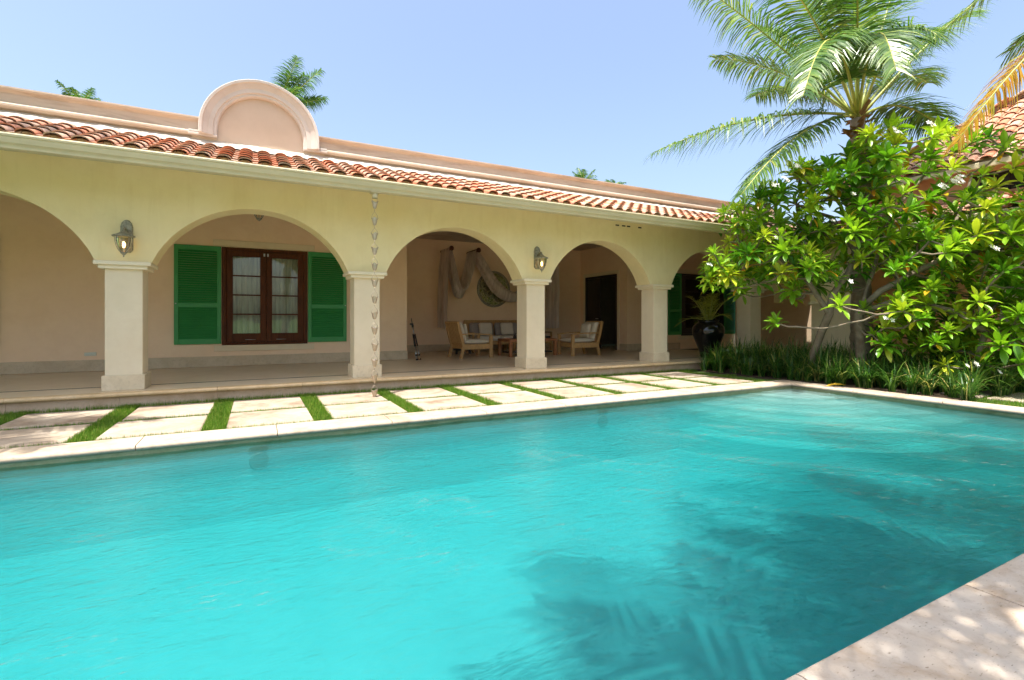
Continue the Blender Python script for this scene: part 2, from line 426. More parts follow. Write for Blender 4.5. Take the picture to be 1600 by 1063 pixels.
# rounded corner steps under water
b = MB()
for k, (rad, z) in enumerate([(.85, -.33), (1.2, -.395), (1.6, -.46), (2.0, -.525), (2.4, -.59), (2.85, -.75)]):
    n = 28; cx, cy = PX1-.001, PY1-.001
    arc = [(cx-rad*math.sin(a), cy-rad*math.cos(a)*.92) for a in [math.pi/2*i/n for i in range(n+1)]]
    top = [(cx, cy, z)]+[(x, y, z) for x, y in arc]; m_ = len(top)
    bot = [(x, y, PB) for x, y, _ in top]
    b.add(top+bot, [tuple(range(m_))]+[(i+1, i+m_+1, i+m_, i) for i in range(m_-1)])
struct(b.build('pool_steps', stone('step_plaster_shallow_tint', (.56,.72,.70), (.64,.80,.78), (.70,.84,.82), .9, .1, False), fix=True))  # basin plaster whitened; the pale light of shallow water is put into the colour
# water: closed body with a gently waved top
wv = MB(); nx, ny = 220, 80
def wz(x, y): return WZ + .004*math.sin(3.1*x+1.3*y)+.003*math.sin(-2.2*x+4.4*y+1)+.0022*math.sin(7.3*x+5.1*y)
vs = []; x0,x1,y0,y1 = PX0-.02, PX1+.02, PY0-.02, PY1+.02
for j in range(ny+1):
    for i in range(nx+1):
        x = x0+(x1-x0)*i/nx; y = y0+(y1-y0)*j/ny; vs.append((x, y, wz(x, y)))
wv.add(vs, [(j*(nx+1)+i, j*(nx+1)+i+1, (j+1)*(nx+1)+i+1, (j+1)*(nx+1)+i) for j in range(ny) for i in range(nx)], True)
bt = len(vs); ring = [i for i in range(nx+1)]+[j*(nx+1)+nx for j in range(1, ny+1)]+[ny*(nx+1)+i for i in range(nx-1, -1, -1)]+[j*(nx+1) for j in range(ny-1, 0, -1)]
lo = [(vs[i][0], vs[i][1], PB-.1) for i in ring]; wv.v += lo
for k in range(len(ring)):
    k2 = (k+1) % len(ring); wv.f.append((ring[k2], ring[k], bt+k, bt+k2)); wv.sm.append(False); wv.c.append(.5)
wv.f.append(tuple(bt+k for k in range(len(ring)))[::-1]); wv.sm.append(False); wv.c.append(.5)
struct(wv.build('water', M['water']))
# coping: bullnose stones in lengths with fine joints
def coping(name, runs, m, th=.055):
    o = MB()
    for (ax, a0, a1, inner, outer) in runs:
        a = a0; sgn = 1 if inner > outer else -1
        nose = [(0,0),(0,-th),(-.004,-th)]
        while a < a1-1e-6:
            e = min(a+1.2, a1); r = th/2
            prof = [(outer, DK), (inner-sgn*r*1.1, DK)]
            prof += [(inner-sgn*r*(1-math.sin(t)), DK-r+r*math.cos(t)) for t in [R(18*i) for i in range(1, 10)]]
            prof += [(inner-sgn*r, DK-th), (outer, DK-th)]
            if ax == 'x': path = [((a+.004, 0, 0), (0,1,0), (0,0,1)), ((e-.004, 0, 0), (0,1,0), (0,0,1))]
            else: path = [((0, a+.004, 0), (1,0,0), (0,0,1)), ((0, e-.004, 0), (1,0,0), (0,0,1))]
            o.sweep(prof, path, True); a = e
    return struct(o.build(name, m, fix=True))
coping('pool_coping', [('x', PX0, PX1-.016, PY1-.03, PY1+.39), ('y', PY0+.0, PY1+.39, PX1-.045, PX1+.32)], M['coping'])
coping('near_coping', [('x', PX0-1, 9.12, PY0-.02, -1.6)], M['nearcoping'])
struct(MB().box(-14, 12, -8, -1.62, DK-.05, DK-.004).build('terrace', M['nearcoping']))
# planting bed
b = MB().box(9.14, 12.4, 3.42, 8.42, GL-.03, GL+.02)
struct(b.build('planting_bed', M['soil']))

# paving slabs, each one a thing
gaps = [-1.52+1.115*k for k in range(-3, 10)]
ordn = ['first','second','third','fourth','fifth','sixth','seventh','eighth','ninth','tenth','eleventh','twelfth','thirteenth']
for r_, (y0, y1, wh) in enumerate([(6.20, 7.13, 'in the row beside the pool coping'), (7.25, 8.20, 'in the row beside the porch step')]):
    for k in range(len(gaps)-1+0):
        xa, xb = gaps[k]+.115, gaps[k+1]-.115
        if xb < -3.4: continue
        j = lambda: random.uniform(-.012, .012)
        dz = random.uniform(0, .006)
        o = MB().box(xa+j(), xb+j(), y0+j(), y1+j(), GL-.02, DK+dz, .012)
        tag(o.build('stone_slab', M['slab']), 'pale coral stone slab, %s from the left %s' % (ordn[k-1] if k > 0 else 'first', wh), 'stone slab', 'stepping slabs set in the grass')
for (x0,x1,y0,y1,lab) in ((9.75,10.95,2.2,3.32,'shaded stone slab right of the pool beside the border plants'),(11.05,12.3,2.2,3.3,'shaded stone slab farther right of the pool, nearer the right wing'),(9.75,10.9,3.4,3.9,'narrow stone slab at the foot of the border plants right of the pool')):
    tag(MB().box(x0,x1,y0,y1,GL-.02,DK,.012).build('stone_slab', M['slab']), lab, 'stone slab', 'stepping slabs set in the grass')

# lawn blades in the joints and strips
def blades(mb, x, y, z, hgt, wd, lean=.35, seg=2, cv=None):
    a = random.uniform(0, 2*math.pi); d = Vector((math.cos(a), math.sin(a), 0)); q = Vector((-d.y, d.x, 0))
    ln = random.uniform(0, lean); P = Vector((x, y, z)); mb.cur = random.random()**1.5 if cv is None else cv
    vs = []
    for i in range(seg+1):
        t = i/seg; c = P+d*(ln*hgt*t*t)+Vector((0,0,hgt*t*(1-.25*ln*t))); wt = wd*(1-t)*.5
        if i == seg: vs.append(c)
        else: vs += [c-q*wt, c+q*wt]
    fs = [(2*i, 2*i+1, 2*i+3, 2*i+2) for i in range(seg-1)]+[(2*seg-2, 2*seg-1, 2*seg)]
    mb.add(vs, fs)
gr = MB(); rg = random.Random(3)
def fillgrass(x0, x1, y0, y1, dens, h0, h1, w=.006):
    for _ in range(int((x1-x0)*(y1-y0)*dens)):
        x, y = rg.uniform(x0, x1), rg.uniform(y0, y1); blades(gr, x, y, GL, rg.uniform(h0, h1), w)
for k, gx in enumerate(gaps[1:]):
    if gx > 9: continue
    dn = 9000 if gx < 3 else 6000
    fillgrass(gx-.115, gx+.115, 6.15, 8.44, dn, .035, .075)
fillgrass(-3.5, 9.1, 8.20, 8.45, 4200, .03, .085)
fillgrass(-3.5, 9.1, 7.13, 7.25, 6500, .03, .06)
fillgrass(-3.5, 9.1, 6.13, 6.20, 8500, .03, .065)
fillgrass(9.15, 11.5, .9, 3.4, 2600, .03, .06, .008)
tag(gr.build('grass', M['grass']), 'short bright green grass growing between the paving slabs', 'grass', None, 'stuff')

# ------------------------------------------------------------------ villa
YF, YW, YR = 8.70, 12.10, 14.60            # arcade front, porch wall, recess wall
XC = [-8.37, -5.01, -1.655, 1.70, 5.06, 8.45, 11.83]
villa = thing('villa', 'long cream and yellow villa with arched porch and clay tile roof', 'house', (0, YF, 0))
P = villa
o = MB().box(-12, 12.58, 8.50, 14.6, -.16, 0, 0); o = o.build('porch_floor', M['floor'], P)
st = MB().box(-12, 12.58, 9.20, 9.235, .0, .003); sub(st, 'floor_stripe', M['darkwood'], o)
nz = MB()
a = -12.0
while a < 12.5:
    e = min(a+1.15, 12.58); r = .03
    prof = [(8.52, .002), (8.42, .002)]+[(8.42-r*math.sin(t), .002-r+r*math.cos(t)) for t in [R(22.5*i) for i in range(1, 9)]]+[(8.52, -.058)]
    nz.sweep(prof, [((a+.002,0,0),(0,1,0),(0,0,1)), ((e-.002,0,0),(0,1,0),(0,0,1))], True); a = e
nz.build('step_nosing', M['nosing'], P, fix=True)
rs = MB(); a = -12.0
while a < 12.5:
    e = min(a+1.15, 12.58); rs.box(a+.0015, e-.0015, 8.455, 8.52, GL-.05, -.056); a = e
rs.build('step_riser', M['riser'], P)
# arcade wall
SPR, RA, ZA, TOPW = 1.812, 1.47, 1.25, 3.26
HA = math.sqrt(RA*RA-(SPR-ZA)**2)
def arcade(y0, y1, cols, xs0, xs1, zt, lowat=SPR):
    secs = []
    x = xs0; prevc = None; pts = []
    for i in range(len(cols)-1):
        cx = (cols[i]+cols[i+1])/2
        pts.append([cx-HA+2*HA*k/36 for k in range(37)])
    X = [(xs0, SPR)]
    for arr in pts:
        cx = (arr[0]+arr[-1])/2
        for xx in arr:
            X.append((xx, max(SPR, ZA+math.sqrt(max(0, RA*RA-(xx-cx)**2)))))
    X.append((xs1, SPR)); n = len(X)
    m = MB()
    for yy, flip in ((y0, False), (y1, True)):
        m.add([(x_, yy, z_) for x_, z_ in X]+[(x_, yy, zt) for x_, _ in X],
              [((i, i+1, n+i+1, n+i) if not flip else (i, n+i, n+i+1, i+1)) for i in range(n-1)])
    m.add([(x_, y0, z_) for x_, z_ in X]+[(x_, y1, z_) for x_, z_ in X], [(i, n+i, n+i+1, i+1) for i in range(n-1)], False)
    m.add([(xs0,y0,zt),(xs1,y0,zt),(xs1,y1,zt),(xs0,y1,zt)], [(0,1,2,3)])
    m.add([(xs1,y0,SPR),(xs1,y1,SPR),(xs1,y1,zt),(xs1,y0,zt)], [(0,1,2,3)])
    return m
aw = arcade(YF, YF+.44, XC+[15.2], -9, 12.58, TOPW)
aw.build('arcade_wall', M['front'], P)
for i, x in enumerate(XC):
    s = MB().box(x-.215, x+.215, YF+.01, YF+.43, .20, 1.72, .006); sh = s.build('column', M['column'], P)
    q = MB().box(x-.245, x+.245, YF-.025, YF+.465, 0, .215, .006); sub(q, 'plinth', M['plinth'], sh)
    q = MB().box(x-.28, x+.28, YF-.045, YF+.49, 1.705, 1.758, .006).box(x-.325, x+.325, YF-.085, YF+.53, 1.755, 1.812, .008)
    sub(q, 'capital', M['cap'], sh)
# porch walls with window openings
ws = [(-5.78, .45, 2.53), (.20, .45, 2.53), (13.85, .45, 2.53)]     # window centres on the porch wall
def wallx(m, y0, y1, x0, x1, z0, z1, holes):
    xs_ = sorted(set([x0, x1]+[q for hh in holes for q in hh[:2]]))
    for i in range(len(xs_)-1):
        a, b_ = xs_[i], xs_[i+1]; hit = [hh for hh in holes if a >= hh[0]-1e-6 and b_ <= hh[1]+1e-6]
        if hit:
            m.box(a, b_, y0, y1, z0, hit[0][2]); m.box(a, b_, y0, y1, hit[0][3], z1)
        else: m.box(a, b_, y0, y1, z0, z1)
wl = MB(); ZC = 3.5
wallx(wl, YW, YW+.25, -12, 3.33, 0, ZC, [(c-.84, c+.84, z0, z1) for c, z0, z1 in ws[:2]])
wallx(wl, YW, YW+.25, 10.33, 15.5, 0, ZC, [(c-1.2, c+.84, z0, z1) for c, z0, z1 in ws[2:]])
wl.box(3.08, 3.33, YW+.25, YR, 0, ZC); wl.box(3.08, 10.58, YR, YR+.25, 0, ZC)
# door wall (faces the lounge)
wl.box(10.33, 10.58, 14.28, YR, 0, ZC); wl.box(10.33, 10.58, YW+.25, 12.55, 0, ZC); wl.box(10.33, 10.58, 12.55, 14.28, 2.47, ZC)
wl.build('porch_wall', M['inner'], P)
sk = MB()
for (x0,x1,y0,y1) in ((-12,3.345,YW-.02,YW-.002),(3.332,3.35,YW,YR),(3.35,10.31,YR-.02,YR-.002),(10.31,10.328,14.36,YR-.02),(10.31,10.328,YW,12.46),(10.31,12.6,YW-.02,YW-.002)):
    sk.box(x0,x1,y0,y1,.004,.22,.004)
sk.build('skirting', M['skirt'], P)
MB().box(-12, 16, YF+.2, 15, ZC, ZC+.1).build('porch_ceiling', stucco('ceiling_paint', (.88,.80,.66), (.92,.85,.72)), P)
# roof tiles: barrel rows from the gutter up to the fillet
EY, EZ, SL, TY = 7.60, 3.07, .40, 9.16
def tiles(org, across, up, ncol, nrow, pitch, expo, rad, seed, skip=None):
    """org: lower left corner, across: unit vector along the eave, up: unit vector up the slope"""
    m = MB(); rr = random.Random(seed); A = Vector(across); U = Vector(up); Nn = A.cross(U).normalized()
    if Nn.z < 0: Nn = -Nn
    L = expo*1.22
    for c in range(ncol):
        for r in range(nrow):
            if skip and skip(c, r): continue
            for kind in (0, 1):
                m.cur = rr.random(); j = rr.uniform(-.006, .006)
                cx = (c+(.5 if kind else 0))*pitch; n = 7
                base = Vector(org)+A*(cx+j)+U*(r*expo-(.03 if kind == 0 else 0)+rr.uniform(-.012, .012))
                lo_, hi_ = [], []
                for e, (off, lift, rad_) in enumerate(((0, .034, rad*1.06), (L, .004, rad*.9))):
                    ring = []
                    for k in range(n+1):
                        an = math.pi*k/n
                        if kind == 0: h_ = math.sin(an)*rad_*.54+.022
                        else: h_ = -math.sin(an)*rad_*.28+.03
                        ring.append(base+U*off+A*(-math.cos(an)*rad_)+Nn*(h_+lift))
                    (lo_ if e == 0 else hi_).extend(ring)
                vs = lo_+hi_; n1 = n+1
                m.add(vs, [(k, k+1, n1+k+1, n1+k) for k in range(n)], True)
                # thickness at the lower end
                dn = [p-Nn*.016+U*.004 for p in lo_]; m.add(lo_+dn, [(k+1, k, n1+k, n1+k+1) for k in range(n)])
                if kind == 0:
                    inn = [p-Nn*.016 for p in lo_]+[p-Nn*.016 for p in hi_]
                    m.add(inn, [(k+1, k, n1+k, n1+k+1) for k in range(n)], True)
    return m
UPL = math.hypot(1, SL); up = Vector((0, 1/UPL, SL/UPL))
roof = thing('_', '_', '_'); bpy.data.objects.remove(roof)
nr = 6; expo = (TY-EY+.02)*UPL/nr
t1 = tiles((-6.5, EY-.02, EZ+.015), (1,0,0), up, 80, nr, .245, expo, .082, 5).build('roof_tiles', M['tile'], P)
sh = MB()
sh.add([(-12,EY-.0,EZ-.0),(12.6,EY,EZ),(12.6,TY+.1,EZ+SL*(TY+.1-EY)),(-12,TY+.1,EZ+SL*(TY+.1-EY))], [(0,1,2,3)])
sh.add([(-12,EY,EZ-.09),(12.6,EY,EZ-.09),(12.6,YF+.01,TOPW-.06),(-12,YF+.01,TOPW-.06)], [(3,2,1,0)])
sh.build('eave_soffit', M['soffit'], P)
mo = MB(); rm = random.Random(4)
for i in range(80):                         # mortar plugs closing the tile ends
    x = -6.5+i*.245; mo.box(x-.075, x+.075, EY-.05, EY+.02, EZ-.01, EZ+.05, .02).box(x-.045, x+.045, EY-.048, EY+.02, EZ+.03, EZ+.082, .02)
mo.build('tile_end_mortar', M['tilemortar'], P)['kind'] = 'stuff'
# gutter
gp = [(0,0),(-.015,.0),(-.045,-.035),(-.06,-.10),(-.075,-.115),(-.085,-.135),(-.085,-.15),(-.05,-.15),(.0,-.17),(.09,-.17),(.12,-.14),(.12,-.02)]
gp = [(-.12,.015),(-.125,.0),(-.12,-.02),(-.105,-.028),(-.10,-.05),(-.085,-.085),(-.06,-.105),(-.05,-.12),(-.045,-.14),(-.02,-.15),(.05,-.15),(.05,.0),(.03,.0),(.03,-.12),(-.03,-.12),(-.08,-.03),(-.10,.015)]
gt = MB().sweep(gp, [((-12, EY+.0, EZ), (0,1,0), (0,0,1)), ((12.2, EY, EZ), (0,1,0), (0,0,1))], True)
gt.build('gutter', M['gutter'], P, fix=True)
# fillet, parapet
YP = 9.22
fl = MB(); rf = random.Random(9); n = 240; top = []; bot = []
for i in range(n+1):
    x = -7+20.2*i/n; bot.append((x, TY-.10+.02*math.sin(x*25.6)+rf.uniform(-.01,.01), EZ+SL*(TY-.1-EY)+.075)); top.append((x, YP+.05, 3.885+rf.uniform(-.008,.008)))
fl.add(bot+top, [(i, i+1, n+i+2, n+i+1) for i in range(n)], True); fl.build('mortar_fillet', M['flash'], P)
pp = [(.06,3.55),(.06,3.90),(.0,3.905),(-.035,3.93),(-.035,3.955),(-.01,3.975),(.02,3.99),(.02,4.115),(-.0,4.135),(-.03,4.15),(-.045,4.17),(-.045,4.19),(.0,4.195),(.30,4.195),(.30,3.55)]
TCX, TCZ, TR, TI = .085, 4.03, .885, .635
for xa, xb in ((-12, TCX-TR+.09), (TCX+TR-.09, 13.6)):
    MB().sweep(pp, [((xa, YP, 0),(0,1,0),(0,0,1)), ((xb, YP, 0),(0,1,0),(0,0,1))], True).build('parapet', M['parapet'], P, fix=True)
mp = [(TI-TR, .08),(TI-TR,-.02),(TI-TR+.015,-.045),(TI-TR+.05,-.05),(TI-TR+.06,-.075),(-.13,-.08),(-.10,-.10),(-.06,-.125),(-.045,-.15),(-.01,-.155),(0,-.14),(0,.0),(-.03,.12)]
path = []
for i in range(41):
    a = math.pi*i/40; d = Vector((-math.cos(a), 0, math.sin(a)))
    path.append((Vector((TCX, YP, TCZ))+d*TR, d, (0,1,0)))
e0 = (Vector((TCX-TR, YP, 3.93)), (-1,0,0), (0,1,0)); e1 = (Vector((TCX+TR, YP, 3.93)), (1,0,0), (0,1,0))
ped = MB().sweep(mp, [e0]+path+[e1], True).build('pediment_moulding', M['mould'], P, fix=True)
ty = MB(); ring = [(TCX-math.cos(math.pi*i/32)*(TI+.03), TCZ+math.sin(math.pi*i/32)*(TI+.03)) for i in range(33)]
ring = [(ring[0][0], 3.6)]+ring+[(ring[-1][0], 3.6)]
n = len(ring)
ty.add([(x, YP+.03, z) for x, z in ring]+[(x, YP+.2, z) for x, z in ring], [tuple(range(n))[::-1], tuple(range(n, 2*n))])
ty.build('tympanum', M['tymp'], P)
for xx in (TCX-TR-.1, TCX+TI): MB().box(xx, xx+.35, YP+.02, YP+.3, 3.5, 4.03).build('pediment_foot', M['parapet'], P)
for sx in (-1, 1):                          # the moulding's short returns at its feet
    r_ = MB()
    x0 = TCX+sx*(TI+.0); x1 = TCX+sx*(TR+.14)
    r_.box(x0, x1, YP-.06, YP+.1, 3.905, 3.94, .006).box(x0+sx*.03, x1, YP-.035, YP+.1, 3.94, 3.985, .006)
    r_.build('moulding_return', M['mould'], P)
MB().box(-12, 16, YP+.28, 22, 3.45, 3.9).build('flat_roof', M['parapet'], P)
# rooms behind
for q in ((-12, 3.06, 15.0, 15.1, 0, ZC), (10.6, 16, 15.4, 15.5, 0, ZC), (13.4, 13.5, 12.4, 15.4, 0, ZC)): MB().box(*q).build('room_wall', M['room'], P)
MB().box(10.6, 16, YW+.27, 15.4, -.1, -.004).build('room_floor', M['room'], P)

# windows with frames, sashes, curtains, shutters
def window(cx, z0, z1, dark=False, wl_=-.84, wr=.835):
    wd = M['darkwood'] if dark else M['mahog']
    fr = MB(); y0, y1 = YW-.03, YW+.10; x0, x1 = cx+wl_, cx+wr
    fr.box(x0, x0+.085, y0, y1, z0, z1, .006).box(x1-.085, x1, y0, y1, z0, z1, .006)
    fr.box(x0+.085, x1-.085, y0, y1, z1-.06, z1, .006).box(x0+.085, x1-.085, y0, y1, z0, z0+.05, .006)
    F = fr.build('window', wd, P)
    mid = (x0+x1)/2
    for a, b_ in ((x0+.087, mid-.002), (mid+.002, x1-.087)):
        s = MB(); yy0, yy1 = YW-.015, YW+.04; za, zb = z0+.055, z1-.065; st_ = .115
        s.box(a, a+st_, yy0, yy1, za, zb, .005).box(b_-st_, b_, yy0, yy1, za, zb, .005)
        s.box(a+st_, b_-st_, yy0, yy1, za, za+.19, .005).box(a+st_, b_-st_, yy0, yy1, zb-.12, zb, .005)
        g0, g1 = za+.19, zb-.12
        for k in (1,2,3):
            zz = g0+(g1-g0)*k/4; s.box(a+st_, b_-st_, yy0+.006, yy1-.006, zz-.014, zz+.014, .003)
        sub(s, 'sash', wd, F)
        sub(MB().box(a+st_, b_-st_, YW+.012, YW+.016, g0, g1), 'pane', M['glass'], F)
    hd = MB()
    for hx in (mid-.30, mid+.30): sub(MB().tube([(hx-.1, YW-.03, z0+.11), (hx+.1, YW-.03, z0+.11)], .006, 6), 'handle', M['metal'] if not dark else M['black'], F)
    for hx in (mid-.05, mid+.02): sub(MB().box(hx, hx+.03, YW-.035, YW-.01, z1-.16, z1-.1), 'latch', M['metal'] if not dark else M['black'], F)
    cu = MB(); n = 120; vs = []
    for i in range(n+1):
        x = x0+.05+(x1-x0-.1)*i/n; y = YW+.16+.022*math.sin(i*.55)+.012*math.sin(i*1.3+1); vs += [(x, y, z0), (x, y+.01*math.sin(i*.2), z1)]
    cu.add(vs, [(2*i, 2*i+2, 2*i+3, 2*i+1) for i in range(n)], True); sub(cu, 'curtain', M['curtain'], F)
    MB().box(x0-.16, x1+.15, YW-.022, YW-.002, z1+.015, z1+.15, .004).build('window_lintel', M['trim'], P)
    MB().box(x0-.14, x1+.14, YW-.035, YW-.002, z0-.13, z0-.004, .004).build('window_sill', M['trim'], P)
    return x0, x1
def shutter(x0, x1, z0, z1):
    y1 = YW-.004; y0 = YW-.045; s = MB(); st_ = .075; mid = z0+(z1-z0)*.395
    s.box(x0, x0+st_, y0, y1, z0, z1, .004).box(x1-st_, x1, y0, y1, z0, z1, .004)
    for a, b_ in ((z0, z0+.11), (mid-.045, mid+.045), (z1-.10, z1)): s.box(x0+st_, x1-st_, y0, y1, a, b_, .003)
    F = s.build('shutter', M['shutter'], P)
    l = MB()
    for a, b_ in ((z0+.11, mid-.045), (mid+.045, z1-.10)):
        n = round((b_-a)/.047)
        for i in range(n):
            z = a+(b_-a)*(i+.5)/n; T = Matrix.Translation((0, (y0+y1)/2, z)) @ Matrix.Rotation(R(50), 4, 'X')
            l.box(x0+st_-.002, x1-st_+.002, -.0275, .0275, -.004, .004, 0, T)
    sub(l, 'louvre', M['shutter'], F)
    sub(MB().tube([(x0+.03 if x0 < 0 else x1-.03, y0-.02, mid+.03), (x0+.03 if x0 < 0 else x1-.03, y0, mid+.03)], .012, 8), 'knob', M['metal'], F)
for i, (c, z0, z1) in enumerate(ws[:2]):
    a, b_ = window(c, z0, z1); shutter(a-.84, a-.012, z0+.03, z1-.0); shutter(b_+.012, b_+.85, z0+.03, z1)
a, b_ = window(13.85, .45, 2.53, True, -1.2, .84); shutter(a-.60, a-.012, .48, 2.53); shutter(b_+.012, b_+.85, .48, 2.53)
# lounge door, left leaf closed, right side open on a dark room
dr = MB(); X = 10.30
dr.box(X-.0, X+.06, 14.20, 14.275, 0, 2.46, .004).box(X, X+.06, 12.555, 12.63, 0, 2.46, .004).box(X, X+.06, 12.63, 14.20, 2.39, 2.46, .004)
D = dr.build('door', M['darkwood'], P)
lf = MB().box(X+.03, X+.07, 13.45, 14.195, .01, 2.385, .004)
for z0, z1 in ((.15, .85), (.95, 2.25)): lf.box(X+.02, X+.03, 13.55, 14.10, z0, z1, .01)
sub(lf, 'door_leaf', M['darkwood'], D)
lf = MB().box(X+.09, X+.75, 12.66, 12.70, .01, 2.385, .004); sub(lf, 'door_leaf', M['darkwood'], D)
sub(MB().tube([(X+.0, 13.52, 1.02), (X-.05, 13.52, 1.02), (X-.05, 13.60, 1.02)], .012, 8), 'handle', M['metal'], D)
tr = MB().box(X-.0, X+.028, 14.28, 14.38, 0, 2.58, .004).box(X, X+.028, 12.44, 12.55, 0, 2.58, .004).box(X, X+.028, 12.55, 14.28, 2.47, 2.58, .004)
tr.build('door_surround', M['trim'], P)
cu = MB(); vs = []
for i in range(41): vs += [(12.4+.03*math.sin(i*.9), 13.3+i*.03, .3), (12.4+.03*math.sin(i*.9), 13.3+i*.03, 2.2)]
cu.add(vs, [(2*i, 2*i+2, 2*i+3, 2*i+1) for i in range(40)], True); cu.build('room_curtain', M['curtain'], P)
# cornice stain spots are part of the wall's wear: small dark vents under the gutter
vn = MB(); rv = random.Random(2)
for x in (7.1, 7.28, 7.42, 7.75): MB().box(x, x+.10, YF-.006, YF-.001, 3.08, 3.11, .002).build('eave_vent', M['dark'], P)
# socket plate
tag(MB().box(-2.9, -2.72, YW-.02, YW-.001, .30, .365, .004).build('wall_socket', M['white']), 'small pale green socket plate low on the porch wall', 'socket')
# ------------------------------------------------------------------ right wing
wing = thing('wing_building', 'peach side wing with clay tile roofs behind the leafy tree', 'house', (12.6, 5, 0))
WX = 12.6
pr_ = [(6.73, 7.72), (3.25, 4.12), (-.2, .65), (-4.5, -3.0)]
ww = MB()
op = [(7.72, 8.72), (4.12, 6.73), (.65, 3.25), (-3.0, -.2)]
zt = 2.92
Yp = [(-6, 1.4)]
seq = [(-4.5, 1.45)]
def archz(y, a, b_): t = (2*y-a-b_)/(b_-a); return 1.45+.98*math.sqrt(max(0, 1-t*t))
Z = [(-6.0, 1.45)]
for a, b_ in sorted(op):
    for k in range(25):
        y = a+(b_-a)*k/24; Z.append((y, archz(y, a, b_)))
Z.append((8.72, 1.45)); n = len(Z)
for xx, fl_ in ((WX, 0), (WX+.4, 1)):
    ww.add([(xx, y, z) for y, z in Z]+[(xx, y, zt) for y, z in Z], [((i, n+i, n+i+1, i+1) if not fl_ else (i, i+1, n+i+1, n+i)) for i in range(n-1)])
ww.add([(WX, y, z) for y, z in Z]+[(WX+.4, y, z) for y, z in Z], [(i, i+1, n+i+1, n+i) for i in range(n-1)])
ww.add([(WX,-6,zt),(WX+.4,-6,zt),(WX+.4,8.72,zt),(WX,8.72,zt)], [(0,1,2,3)])
ww.build('arcade_wall', M['front'], wing)
for a, b_ in pr_[:3]:
    c = MB().box(WX+.01, WX+.39, a+.02, b_-.02, .0, 1.37, .006).build('pier', M['column'], wing)
    cp = MB().box(WX-.05, WX+.44, a-.03, b_+.03, 1.37, 1.45, .008); sub(cp, 'capital', M['cap'], c)
MB().box(15.2, 15.3, -6, 12, -.2, 3.5).box(12.9, 15.3, -6, -5.9, -.2, 3.5).build('inner_wall', M['inner'], wing)
MB().box(WX+.4, 15.2, -6, 8.4, -.1, -.02).build('porch_floor', M['floor'], wing)
MB().box(WX, 15.3, -6, 8.7, 2.93, 3.0).build('porch_ceiling', M['inner'], wing)
upw = Vector((1, 0, .36)).normalized()
tiles((12.05, 8.6, 3.0), (0,-1,0), upw, 50, 5, .245, .30, .082, 8).build('lower_roof_tiles', M['tile'], wing)
MB().box(12.0, 12.14, -5, 8.5, 2.84, 3.0, .02).build('eave_fascia', M['soffit'], wing)
MB().add([(12.1,-6,2.88),(12.1,8.6,2.88),(12.62,8.6,2.9),(12.62,-6,2.9)], [(0,1,2,3)]).add([(12.05,-6,2.99),(12.05,8.6,2.99),(13.6,8.6,3.55),(13.6,-6,3.55)], [(3,2,1,0)]).build('roof_deck', M['soffit'], wing)
M['peach'] = stucco('peach_stucco', (.68,.36,.22), (.74,.43,.28), None)
uw = MB(); uw.box(13.5, 13.7, 4.86, 7.3, 2.9, 4.4); uw.box(13.5, 13.7, -4, 2.2, 2.9, 4.4); uw.box(13.5, 13.7, 2.2, 4.86, 2.9, 3.62); uw.box(13.5, 13.7, 2.2, 4.86, 4.06, 4.4)
uw.box(13.7, 20, 7.1, 7.3, 2.9, 4.4); uw.build('upper_wall', M['peach'], wing)
W2 = MB().box(13.56, 13.62, 2.2, 4.86, 3.62, 4.06).build('clerestory_window', M['dark'], wing)
q = MB()
for k in range(13): q.box(13.54, 13.57, 2.25+k*.2, 2.32+k*.2, 3.62, 4.06)
sub(q, 'window_slats', M['darkwood'], W2)
SU = .68
upu = Vector((1, 0, SU)).normalized(); CX, CY, CZ = 13.05, 7.55, 4.20
def skp(c, r):
    y = CY-c*.26; x = CX+r*.30*upu.x; return (x-CX) > (CY-y)+.15
tiles((CX, CY, CZ), (0,-1,0), upu, 46, 16, .26, .30, .09, 12, skp).build('upper_roof_tiles', M['tile'], wing)
def skq(c, r): return r*.30*upu.x > c*.26+.15
upq = Vector((0, -1, SU)).normalized()
tiles((CX, CY+.02, CZ), (1,0,0), upq, 26, 14, .26, .30, .09, 13, skq).build('hip_roof_tiles', M['tile'], wing)
MB().tube([(CX+t, CY-t, CZ+SU*t+.06) for t in [i*.3 for i in range(14)]], .085, 10).build('hip_ridge', M['tile'], wing)
dk = MB(); T = 4.2
dk.add([(CX,CY,CZ),(CX,-5,CZ),(CX+T,-5,CZ+SU*T),(CX+T,CY-T,CZ+SU*T),(CX+8,CY,CZ),(CX+8,CY-T,CZ+SU*T)], [(0,1,2,3),(0,3,5,4)])
dk.add([(CX,CY,CZ-.02),(CX,-5,CZ-.02),(13.6,-5,CZ-.0),(13.6,CY,CZ-.0)], [(3,2,1,0)])
dk.build('upper_roof_deck', M['soffit'], wing)
MB().box(CX-.03, CX+.02, -5, CY, CZ-.14, CZ-.02, .01).build('upper_fascia', M['soffit'], wing)

